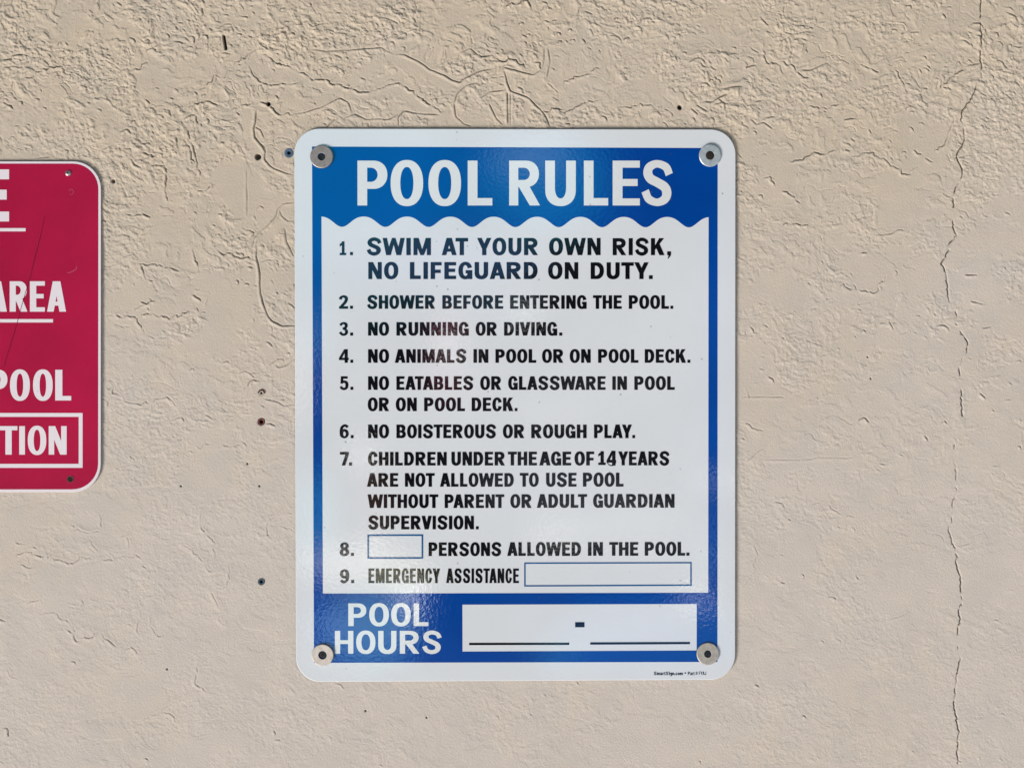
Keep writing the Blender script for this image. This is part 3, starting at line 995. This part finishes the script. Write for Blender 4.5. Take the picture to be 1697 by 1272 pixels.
    for (x, y, r, d, dk) in HOLES:
        if r <= 0:
            continue
        q = np.sqrt((U - x) ** 2 + ((V - y) * .95) ** 2) + .8 * (fbm(U / 4, V / 4, 401, 2) - .5)
        m = sstep(r + .6, r - .6, q)
        h = h - d * m
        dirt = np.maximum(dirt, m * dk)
    # a long slot where a fixing was torn out, at the upper edge
    for (p, q, r) in (((371, 60), (374.5, 81), 2.0),):
        d = np.array(q, float) - np.array(p, float)
        tt = np.clip(((U - p[0]) * d[0] + (V - p[1]) * d[1]) / (d @ d), 0, 1)
        dd = np.hypot(U - p[0] - tt * d[0], V - p[1] - tt * d[1])
        m = sstep(r + .7, r - .7, dd)
        h = h - 9 * m
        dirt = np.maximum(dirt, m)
    # sit the plugs in shallow seats
    for (x, y, r) in PLUG_SEATS:
        q = np.hypot(U - x, V - y)
        h = np.where(q < r + 4, h * sstep(r - 1, r + 4, q), h)
        h = h - 9 * sstep(r + .4, r - .8, q)
    # the plates lie flat on the wall: nothing pokes up under them
    for (x0, y0, x1, y1) in ((484, 209, 1222, 1132), (-600, 263, 171, 818)):
        ins = (U > x0) & (U < x1) & (V > y0) & (V < y1)
        h = np.where(ins, np.minimum(h, 2.0), h)
    far = np.maximum(np.maximum(u0 - U, U - u1), np.maximum(v0 - V, V - v1)).clip(0)
    h = h * np.exp(-far / 60)
    x, y, z = unproj(U, V, 0.0)
    y = -(h * K)
    ny, nx = U.shape
    co = np.stack([x, y, z], -1).reshape(-1, 3).astype(np.float32)
    # body of the wall behind the relief
    bx, by, bz = unproj(np.array([us[0], us[-1], us[-1], us[0]]), np.array([vs[0], vs[0], vs[-1], vs[-1]]), 0.0)
    back = np.stack([bx, np.full(4, .2), bz], 1).astype(np.float32)
    nv = ny * nx
    co = np.vstack([co, back])
    idx = np.arange(nv, dtype=np.int32).reshape(ny, nx)
    quads = np.stack([idx[:-1, :-1], idx[1:, :-1], idx[1:, 1:], idx[:-1, 1:]], -1).reshape(-1, 4)
    top = list(idx[0, :]) + [nv + 1, nv]
    bot = list(idx[-1, ::-1]) + [nv + 3, nv + 2]
    lef = list(idx[::-1, 0]) + [nv, nv + 3]
    rig = list(idx[:, -1]) + [nv + 2, nv + 1]
    extra = [top, bot, lef, rig, [nv, nv + 1, nv + 2, nv + 3]]
    loops = np.concatenate([quads.ravel()] + [np.array(e, np.int32) for e in extra])
    sizes = np.r_[np.full(len(quads), 4), [len(e) for e in extra]].astype(np.int32)
    starts = np.r_[0, np.cumsum(sizes)[:-1]].astype(np.int32)
    me = bpy.data.meshes.new('stucco_wall')
    me.vertices.add(len(co))
    me.vertices.foreach_set('co', co.ravel())
    me.loops.add(len(loops))
    me.loops.foreach_set('vertex_index', loops.astype(np.int32))
    me.polygons.add(len(sizes))
    me.polygons.foreach_set('loop_start', starts)
    sm = np.ones(len(sizes), bool)
    sm[-5:] = False
    me.polygons.foreach_set('use_smooth', sm)
    me.update(calc_edges=True)
    at = me.attributes.new('dirt', 'FLOAT', 'POINT')
    at.data.foreach_set('value', np.r_[dirt.ravel(), np.zeros(4)].astype(np.float32))
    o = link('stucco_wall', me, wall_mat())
    tag(o, 'tan painted stucco wall with trowel marks and a jagged crack on the right', 'wall')
    return o


PLUG_SEATS = [(479, 253.5, 6.6), (433, 698.5, 5.6), (433.2, 963.2, 5.0), (433.2, 651, 3.4)]
build_wall()


# ------------------------------------------------------------------ plates
def rounded(corners, rad, seg=10):
    """rounded quadrilateral through the four photo-pixel corners (clockwise from top left)"""
    out = []
    n = len(corners)
    for i in range(n):
        p, a, b = np.array(corners[i], float), np.array(corners[i - 1], float), np.array(corners[(i + 1) % n], float)
        da, db = (a - p) / np.linalg.norm(a - p), (b - p) / np.linalg.norm(b - p)
        s, e = p + da * rad, p + db * rad
        c = p + (da + db) * rad
        for k in range(seg + 1):
            t = k / seg * math.pi / 2
            q = c + (s - c) * math.cos(t) + (e - c) * math.sin(t)
            out.append(tuple(q))
    return out


def plate(name, outline, yb, yf, mat, root, bev=.0005):
    """a sheet of metal with eased edges"""
    n = len(outline)
    c = np.mean(np.array(outline), axis=0)
    O = np.array(outline, float)
    I = O + (c - O) / np.linalg.norm(c - O, axis=1)[:, None] * (bev / K)
    rings = [(I, yf), (O, yf + bev), (O, yb)]
    co, fs = [], []
    r = root.location
    for ring, y in rings:
        x, yy, z = unproj(ring[:, 0], ring[:, 1], y)
        co += [(a - r.x, b - r.y, d - r.z) for a, b, d in zip(x, yy, z)]
    for k in range(2):
        for i in range(n):
            j = (i + 1) % n
            fs.append((k * n + i, k * n + j, (k + 1) * n + j, (k + 1) * n + i))
    fs.append(tuple(range(n))[::-1])
    fs.append(tuple(2 * n + i for i in range(n)))
    me = bpy.data.meshes.new(name)
    me.from_pydata(co, [], fs)
    me.update()
    import bmesh
    bm = bmesh.new()
    bm.from_mesh(me)
    bmesh.ops.recalc_face_normals(bm, faces=bm.faces)
    bm.to_mesh(me)
    bm.free()
    return link(name, me, mat, root)


STEP = .00012
# ------------------------------------------------------------------ the blue and white sign
YB, YF = -.0022, -.0036
ROOT = empty('pool_rules_sign', pt(854, 670, YF))
tag(ROOT, 'large white metal sign with blue border headed POOL RULES, held by four big washers', 'sign')
plate('plate', rounded([(487.8, 213), (1219, 214.5), (1218.3, 1125.3), (490.8, 1129.2)], 41), YB, YF, M_WHITE, ROOT)

BT = [(517, 243), (1189.3, 245.5), (1188.9, 1096.1), (520.3, 1097.6)]
wave = []
for i in range(0, 361):
    x = 532.6 + (1174.3 - 532.6) * i / 360
    th = 2 * math.pi * (x - 602.7 - (x - 602.7) * .0) / 71.85
    hh = math.cos(th) - .12 * math.cos(2 * th)
    y = 366.3 - 8.55 * hh + .0014 * (x - 532)
    wave.append((x, y))
panel = wave + [(1173.7, 981.6), (534.9, 983.0)]
hours = [(766.2, 1001.3), (1154.7, 1000.2), (1154.5, 1077.2), (766.4, 1079)]
sh = Sheet().ops([(1, BT), (-1, panel), (-1, hours)])
sh.build('blue_border', YF - STEP, M_BLUE, ROOT)

title = Sheet()
for ch, a, b in (('P', 592.4, 641.9), ('O', 647.3, 701.2), ('O', 710, 764), ('L', 775.1, 815.9), ('R', 843.8, 894.9), ('U', 903.6, 954.2), ('L', 967.6, 1007.9), ('E', 1015.3, 1060.3), ('S', 1063.2, 1115)):
    word(title, ch, a, b, 340.5, 266.3, .218, .157)
title.build('title_lettering', YF - 2 * STEP, M_WHITE_ON_BLUE, ROOT)

RULES = [
    [('1', 562.9, 573.6, 422.8, 400), ('.', 580, 584.8, 422.8, 400), ('SWIM', 607.6, 714, 422.8, 394.4), ('AT', 732, 775.6, 422.8, 394.4), ('YOUR', 790.6, 891.3, 422.8, 394.4),
     ('OWN', 909.9, 995.2, 422.8, 394.4), ('RISK', 1015.3, 1101.2, 422.9, 394.8), (',', 1105.6, 1112, 422.9, 394.8),
     ('NO', 610.3, 659.9, 462.4, 434.4), ('LIFEGUARD', 679.3, 890.7, 462.4, 434.4), ('ON', 908.3, 958.2, 462.4, 434.6), ('DUTY', 978.8, 1074.9, 462.4, 434.8), ('.', 1075.4, 1081.6, 462.4, 434.8)],
    [('2', 561.7, 576.7, 511.6, 489.5), ('.', 580, 584.8, 511.6, 489.5), ('SHOWER', 608.3, 720.7, 511.6, 489.4), ('BEFORE', 733, 833.8, 511.6, 489.4), ('ENTERING', 845.3, 972.1, 511.7, 489.4),
     ('THE', 982.6, 1030.3, 511.7, 489.4), ('POOL', 1042, 1108.4, 511.7, 489.4), ('.', 1110.9, 1115.6, 511.7, 489.4)],
    [('3', 561.7, 576.7, 556, 533.8), ('.', 580.2, 585, 556, 533.8), ('NO', 609.9, 644.6, 556, 533.8), ('RUNNING', 656.9, 776.7, 556, 533.8), ('OR', 788.3, 823.3, 556, 533.8),
     ('DIVING', 835.3, 923.3, 556, 533.8), ('.', 926.7, 931.8, 556, 533.8)],
    [('4', 561.7, 577.8, 601, 578.6), ('.', 580.5, 585.2, 601, 578.6), ('NO', 609.9, 644.6, 601, 578.6), ('ANIMALS', 654.2, 772.9, 601, 578.6), ('IN', 784.5, 809.2, 601, 578.6), ('POOL', 821, 888.6, 601, 578.6),
     ('OR', 898.2, 933.4, 601, 578.6), ('ON', 944.1, 978.8, 601, 578.6), ('POOL', 991.1, 1057.9, 601, 578.6), ('DECK', 1068.4, 1136.7, 601, 578.6), ('.', 1139.2, 1144, 601, 578.6)],
    [('5', 562.6, 577.3, 645.8, 623.4), ('.', 580.7, 585.4, 645.8, 623.4), ('NO', 609.9, 644.6, 645.8, 623.4), ('EATABLES', 656.9, 784.5, 645.8, 623.4), ('OR', 795.7, 830.4, 645.8, 623.4),
     ('GLASSWARE', 842.1, 1003.5, 645.8, 623.4), ('IN', 1014.7, 1038.8, 645.8, 623.4), ('POOL', 1051.2, 1118.1, 645.8, 623.4),
     ('OR', 609.4, 644.6, 681, 658.8), ('ON', 655.8, 690.5, 681, 658.8), ('POOL', 702.8, 770.4, 681, 658.8), ('DECK', 781.6, 850.5, 681, 658.8), ('.', 852.8, 857.4, 681, 658.8)],
    [('6', 562.8, 577.8, 725.7, 703.3), ('.', 581, 585.8, 725.7, 703.3), ('NO', 609.9, 644.6, 725.7, 703.3), ('BOISTEROUS', 656.9, 822.1, 725.7, 703.3), ('OR', 833.3, 868.7, 725.7, 703.3),
     ('ROUGH', 880.3, 972.1, 725.7, 703.3), ('PLAY', 984.4, 1047.2, 725.7, 703.3), ('.', 1047.8, 1052.5, 725.7, 703.3)],
    [('7', 563.3, 577.9, 771, 748.6), ('.', 578.5, 583.4, 771, 748.6), ('CHILDREN', 609.9, 740.2, 771, 748.6), ('UNDER', 748, 836.5, 771, 748.4), ('THE', 841.6, 889.7, 770.9, 748.2), ('AGE', 893.7, 946.4, 770.9, 748.2),
     ('OF', 952, 984.6, 770.9, 748.0), ('1', 991.4, 1003.6, 770.2, 747.4), ('4', 1005.2, 1020.9, 771.2, 746.7), ('YEARS', 1024.5, 1109.4, 770.8, 747.8),
     ('ARE', 608, 659.8, 806.1, 783.7), ('NOT', 671, 720.3, 806.1, 783.7), ('ALLOWED', 729, 851.3, 806.1, 783.7), ('TO', 861.3, 892.6, 806.0, 783.4), ('USE', 904.9, 955.3, 806.0, 783.2), ('POOL', 966, 1033.2, 805.9, 783.0),
     ('WITHOUT', 609.2, 726.3, 841.3, 818.9), ('PARENT', 736.8, 835.6, 841.3, 818.9), ('OR', 845.7, 880.8, 841.2, 818.7), ('ADULT', 889.7, 972.8, 841.0, 818.5), ('GUARDIAN', 982.9, 1117.7, 840.8, 818.3),
     ('SUPERVISION', 609.9, 785.3, 876.7, 854.3), ('.', 788.6, 793.2, 876.7, 854.3)],
    [('8', 562.8, 578.5, 920.8, 898.6), ('.', 581.4, 586.4, 920.8, 898.6), ('PERSONS', 710.2, 830.9, 920.8, 898.4), ('ALLOWED', 840.5, 962.7, 920.6, 898.0), ('IN', 974.3, 999, 920.4, 897.9), ('THE', 1009.5, 1057.6, 920.3, 897.9),
     ('POOL', 1068.4, 1135.4, 920.2, 897.6), ('.', 1137.4, 1142.5, 920.2, 897.6)],
]
for ln in RULES:
    s_, nb = Sheet(), Sheet()
    for k, (tx, a, b, base, top) in enumerate(ln):
        if k < 2:
            word(nb, tx, a, b, base, top)
        elif tx in '.,':
            word(s_, tx, a, b, base, top)
        else:
            tall = base - top > 26
            word(s_, tx, a, b, base, top, .225 if tall else .25, .195 if tall else .185, .015 if tall else -.012)
    if ln[0][0] == '7':                        # the hand-made 4 has a loop under its bar
        x0, x1, bs, hh = 1005.2, 1020.9, 771.2, 24
        s_.ops([(1, stroke([(x0 + .5, bs - 7.5, 1.2), (x0 + 2.2, bs - 3.5, 1.2), (x0 + 5.5, bs - .6, 1.4), (x0 + 9.5, bs - .2, 1.8), (x0 + 13.2, bs - 1.6, 1.6), (x0 + 15.2, bs - 5.2, 1.2)]))])
    nb.build('rule_number', YF - 2 * STEP, M_BLACK, ROOT)
    s_.build('rule_lettering', YF - 2 * STEP, M_BLACK, ROOT)
s_ = Sheet()
word(s_, '9', 563.3, 578.5, 965.6, 943.2)
word(s_, '.', 581.9, 586.8, 965.6, 943.2)
s_.build('rule_number', YF - 2 * STEP, M_BLACK, ROOT)
s_ = Sheet()
word(s_, 'EMERGENCY', 610.5, 729.2, 965.6, 941.6, .262, .15, .02)
word(s_, 'ASSISTANCE', 739.3, 859.8, 965.6, 941.6, .262, .15, .02)
s_.build('rule_lettering', YF - 2 * STEP, M_BLACK, ROOT)

for outer, w in (([(608.8, 885.2), (701.2, 885), (701.2, 925.3), (608.8, 925.5)], 2.6), ([(868.7, 931.6), (1146.2, 930.8), (1146.2, 970.2), (868.7, 971.4)], 2.2)):
    (a, b), _, (c, d), _ = outer
    q = [(outer[0][0] + w, outer[0][1] + w), (outer[1][0] - w, outer[1][1] + w), (outer[2][0] - w, outer[2][1] - w), (outer[3][0] + w, outer[3][1] - w)]
    Sheet().ops([(1, outer), (-1, q)]).build('blank_box', YF - 2 * STEP, M_RULE, ROOT)

s_ = Sheet()
word(s_, 'POOL', 577.2, 710, 1036.7, 999.1, .20, .165, .0)
word(s_, 'HOURS', 555, 732, 1082.4, 1044.6, .20, .165, .0)
s_.build('hours_lettering', YF - 2 * STEP, M_WHITE_ON_BLUE, ROOT)
Sheet().add([(777.4, 1064.6), (943.2, 1064.4), (943.2, 1067.9), (777.4, 1068.3)], [(0, 1, 2, 3)]).build('writing_line', YF - 2 * STEP, M_BLACK, ROOT)
Sheet().add([(978.1, 1063.8), (1143.4, 1063.1), (1143.4, 1066.7), (978.1, 1067.5)], [(0, 1, 2, 3)]).build('writing_line', YF - 2 * STEP, M_BLACK, ROOT)
Sheet().add(box(953.1, 1030.4, 968.5, 1038.7), [(0, 1, 2, 3)]).build('dash', YF - 2 * STEP, M_BLACK, ROOT)
s_ = Sheet()
word(s_, 'SmartSign.com', 1083.4, 1131.9, 1117.9, 1112.2, .22, .17, .03)
word(s_, '*', 1134.2, 1137.2, 1117.5, 1110.6, .2, .15)
word(s_, 'Part', 1139.8, 1150.9, 1117.9, 1112.2, .22, .17, .03)
word(s_, '#', 1152.3, 1156.3, 1117.7, 1112.2, .2, .15)
word(s_, 'FYAJ', 1158, 1170.2, 1117.6, 1112.0, .2, .16, .02)
s_.build('maker_lettering', YF - STEP, M_BLACK, ROOT)


# ------------------------------------------------------------------ washers and screws
def lathe(name, prof, seg, mat, root, loc=(0, 0, 0), rot=None, smooth=True, cap=False):
    """turn a profile (radius, height towards the viewer) about the axis that points out of the wall"""
    co, fs = [], []
    for r_, h_ in prof:
        for i in range(seg):
            a = 2 * math.pi * i / seg
            co.append(Vector((r_ * math.cos(a), -h_, r_ * math.sin(a))))
    if rot is not None:
        co = [rot @ c for c in co]
    co = [c + Vector(loc) for c in co]
    for k in range(len(prof) - 1):
        for i in range(seg):
            j = (i + 1) % seg
            fs.append((k * seg + i, k * seg + j, (k + 1) * seg + j, (k + 1) * seg + i))
    if cap:
        fs.append(tuple((len(prof) - 1) * seg + i for i in range(seg)))
    me = bpy.data.meshes.new(name)
    me.from_pydata([tuple(c) for c in co], [], fs)
    me.update()
    o = link(name, me, mat, root)
    if smooth:
        me.polygons.foreach_set('use_smooth', [True] * len(me.polygons))
        try:
            me.set_sharp_from_angle(angle=R(20))
        except Exception:
            pass
    return o


def recess(name, size, depth_out, mat, root, rot, kind):
    """the drive of a screw, cut dark into its head"""
    s2 = size
    if kind == 'square':
        q = [(-s2, -s2), (s2, -s2), (s2, s2), (-s2, s2)]
    else:
        a, b = s2 * 1.35, s2 * .36
        q = [(-b, -a), (b, -a), (b, -b), (a, -b), (a, b), (b, b), (b, a), (-b, a), (-b, b), (-a, b), (-a, -b), (-b, -b)]
    co = [rot @ Vector((x, -depth_out, z)) for x, z in q]
    co += [rot @ Vector((x, -depth_out + .0006, z)) for x, z in q]
    n = len(q)
    fs = [tuple(range(n))] + [(i, (i + 1) % n, n + (i + 1) % n, n + i) for i in range(n)]
    me = bpy.data.meshes.new(name)
    me.from_pydata([tuple(c) for c in co], [], fs)
    me.update()
    return link(name, me, mat, root)


WASHERS = [
    # u, v, radius px, hole px, tilt (deg about x, z), tint, rough, metal, label
    (533.2, 260.0, 19.1, 6.2, (-3.0, -2.0), (.34, .315, .305), .5, .6, 'dull brownish steel washer and screw at the corner left of the big heading', 20),
    (1176.3, 257.9, 18.5, 7.0, (2.5, 3.0), (.50, .56, .60), .42, .6, 'shiny bluish zinc washer and screw right of the word RULES', 10),
    (535.0, 1084.2, 18.1, 6.8, (1.5, -2.0), (.50, .46, .43), .55, .4, 'beige washer and screw touching the H of HOURS', 52),
    (1172.6, 1082.4, 18.7, 6.0, (-2.0, 1.5), (.43, .41, .38), .55, .45, 'grey beige washer and screw above the tiny maker text', 5),
]
for i, (u, v, r_, hl, tilt, tint, ro, me_, lab, ang) in enumerate(WASHERS):
    root = empty('washer_screw', pt(u, v, YF - 3 * STEP))
    tag(root, lab, 'screw', 'washers and screws holding the blue sign')
    rot = Euler((R(tilt[0]), 0, R(tilt[1])), 'XYZ').to_matrix()
    mt = plain('washer_metal', tint, ro, me_, .12, 260, .12)
    rr, hh, th = r_ * K, hl * K, .0017
    lathe('washer', [(hh, .0), (hh, th - .0003), (hh + .0003, th), (rr - .0007, th), (rr - .0002, th - .0003), (rr, th - .0008), (rr, 0.0003), (rr - .0003, 0)], 72, mt, root, (0, -.0003, 0), rot)
    hd = lathe('screw_head', [(hh * .98, -.0010), (hh * .93, -.0002), (hh * .75, .0005), (hh * .35, .0007), (hh * .02, .00072)], 36, M_SCREW, root, (0, 0, 0), rot, cap=True)
    if i == 1:
        lathe('glue_blob', [(hh * 1.02, th - .0004), (hh * .98, th + .0002), (hh * .7, th + .0007), (hh * .25, th + .0009), (hh * .02, th + .0009)], 9, M_HOLE, root, (-.0003, -.0003, .0002), rot, cap=True)
    else:
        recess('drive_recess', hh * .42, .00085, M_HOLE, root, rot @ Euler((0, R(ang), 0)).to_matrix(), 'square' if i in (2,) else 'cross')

# ------------------------------------------------------------------ the red sign
RB, RF = -.0013, -.0028
RED = empty('red_sign', pt(0, 540, RF))
tag(RED, 'red metal sign with white border and words AREA and POOL, at the left edge', 'sign')
plate('plate', rounded([(-420, 267.2), (167.6, 267.2), (167.2, 814.8), (-420, 815.0)], 46), RB, RF, M_REDWHITE, RED)
field = rounded([(-414, 271.2), (162.9, 271.2), (162.4, 810.4), (-414, 811)], 42.5)
Sheet().ops([(1, field)]).build('red_field', RF - STEP, M_RED, RED)
for tx, letters, base, top, s_, t_ in (('E', [('E', -34, 15)], 367, 280.8, .24, .19),
                                       ('AREA', [('A', -20.5, 11.4), ('R', 16, 45.4), ('E', 49.5, 74.3), ('A', 78, 109.4)], 516.3, 466, .255, .145),
                                       ('POOL', [('P', -19, 12.3), ('O', 16.5, 49.5), ('O', 54.7, 87.3), ('L', 91.5, 118)], 663.3, 612.5, .245, .14),
                                       ('TION', [('T', -0.5, 28.8), ('I', 31.8, 41.3), ('O', 46, 76.7), ('N', 80.7, 110.4)], 752.9, 705.7, .235, .14)):
    q = Sheet()
    for ch, a, b in letters:
        word(q, ch, a, b, base, top, s_, t_)
    q.build('lettering', RF - 2 * STEP, M_REDWHITE, RED)
Sheet().add(box(-300, 378, 42.4, 383.4), [(0, 1, 2, 3)]).build('underline', RF - 2 * STEP, M_REDWHITE, RED)
Sheet().add(box(-300, 528.6, 87.8, 534.2), [(0, 1, 2, 3)]).build('underline', RF - 2 * STEP, M_REDWHITE, RED)
Sheet().ops([(1, box(-390, 684, 136.8, 774.8)), (-1, box(-383, 690.4, 130.4, 768.2))]).build('box_outline', RF - 2 * STEP, M_REDWHITE, RED)
# scratches in the film
q = Sheet()
q.ops([(1, stroke([(74, 359, .5), (66, 395, 1.2), (58, 425, 1.5), (50, 458, 1.1), (36, 506, .8), (28, 536, 1.0), (16, 575, 1.5), (6, 608, .8)]))])
q.build('scratch', RF - 3 * STEP, sign_mat('scratched_red_film', (.20, .004, .028), rough=.6, spec=.15, speck=.2), RED)
q = Sheet()
q.ops([(1, stroke([(111, 452.5, .5), (117, 451, .9), (124, 447.5, .9), (126.8, 444, .9), (126.5, 440.5, .5)]))])
M_SCUFF = sign_mat('scuffed_red_film', (.44, .10, .16), rough=.5, speck=.2)
q.build('scuff', RF - 3 * STEP, M_SCUFF, RED)
q = Sheet()
q.ops([(1, stroke([(114, 316, .5), (119, 313.5, .6), (122, 318, .6), (119, 322.5, .5), (115, 321, .4)]))])
q.build('scuff', RF - 3 * STEP, M_SCUFF, RED)

root = empty('round_head_screw', pt(113, 287, RF - STEP))
tag(root, 'small shiny round head cross screw near the top right corner of the red sign', 'screw')
hd = lathe('screw_head', [(5.0 * K, 0), (4.8 * K, .0006), (3.9 * K, .0013), (2.4 * K, .0017), (.1 * K, .0019)], 40, M_STEEL, root, cap=True)
recess('drive_recess', 1.35 * K, .00195, M_HOLE, root, Euler((0, R(30), 0)).to_matrix(), 'cross')
root = empty('recessed_screw', pt(116.6, 793.6, RF - STEP))
tag(root, 'dark rusty screw sunk in the lower right corner of the red sign', 'screw')
lathe('rim', [(5.8 * K, 0), (5.3 * K, .0004), (4.6 * K, .0003), (4.3 * K, -.0003)], 36, plain('rusty_rim', (.16, .03, .04), .6), root, (0, -STEP, 0))
lathe('screw_head', [(4.7 * K, .0001), (3.0 * K, .00018), (.1 * K, .0002)], 30, M_HOLE, root, (0, -STEP, 0), cap=True)


# ------------------------------------------------------------------ plastic wall plugs left in the wall
def plug(u, v, ro, ri, mat, lab, wob=0.0):
    root = empty('wall_plug', pt(u, v, 0))
    tag(root, lab, 'wall plug', 'plastic plugs left in the wall')
    lathe('collar', [(ro * K, -.004), (ro * K, .0002), (ro * .94 * K, .0007), (ri * 1.25 * K, .0006), (ri * K, .0002), (ri * .9 * K, -.004)], 40, mat, root)
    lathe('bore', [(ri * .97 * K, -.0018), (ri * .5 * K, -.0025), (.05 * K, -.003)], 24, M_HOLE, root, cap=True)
    return root


plug(479, 253.5, 7.4, 2.9, plain('blue_plastic', (.055, .105, .19), .5, 0, .25, 700, .3), 'blue plastic wall plug against the upper left edge of the blue sign')
plug(433.2, 698.5, 5.9, 3.0, plain('dark_red_plastic', (.11, .028, .024), .6, 0, .25, 700), 'round dark red wall plug, just below the plug with a crescent of filler')
plug(433.2, 963.2, 5.3, 2.4, plain('teal_plastic', (.03, .065, .10), .6, 0, .25, 700), 'small dark blue wall plug alone on the smooth wall near the bottom left')
pl = plug(433.2, 651.0, 3.9, 1.9, plain('filler', (.42, .37, .33), .8, 0, .15, 700), 'filled wall plug with a dark red crescent, left of the sign beside rule 5')
q = Sheet()
q.ops([(1, stroke([(427.8, 651.8, .6), (428.8, 648.8, 2.0), (431.2, 646.8, 2.6), (434, 646.3, 2.8), (437, 647.6, 2.6), (438.6, 650, 2.0), (438.4, 652.2, .6)]))])
q.build('crescent', -.0011, plain('dark_red_crescent', (.05, .008, .008), .7), pl)
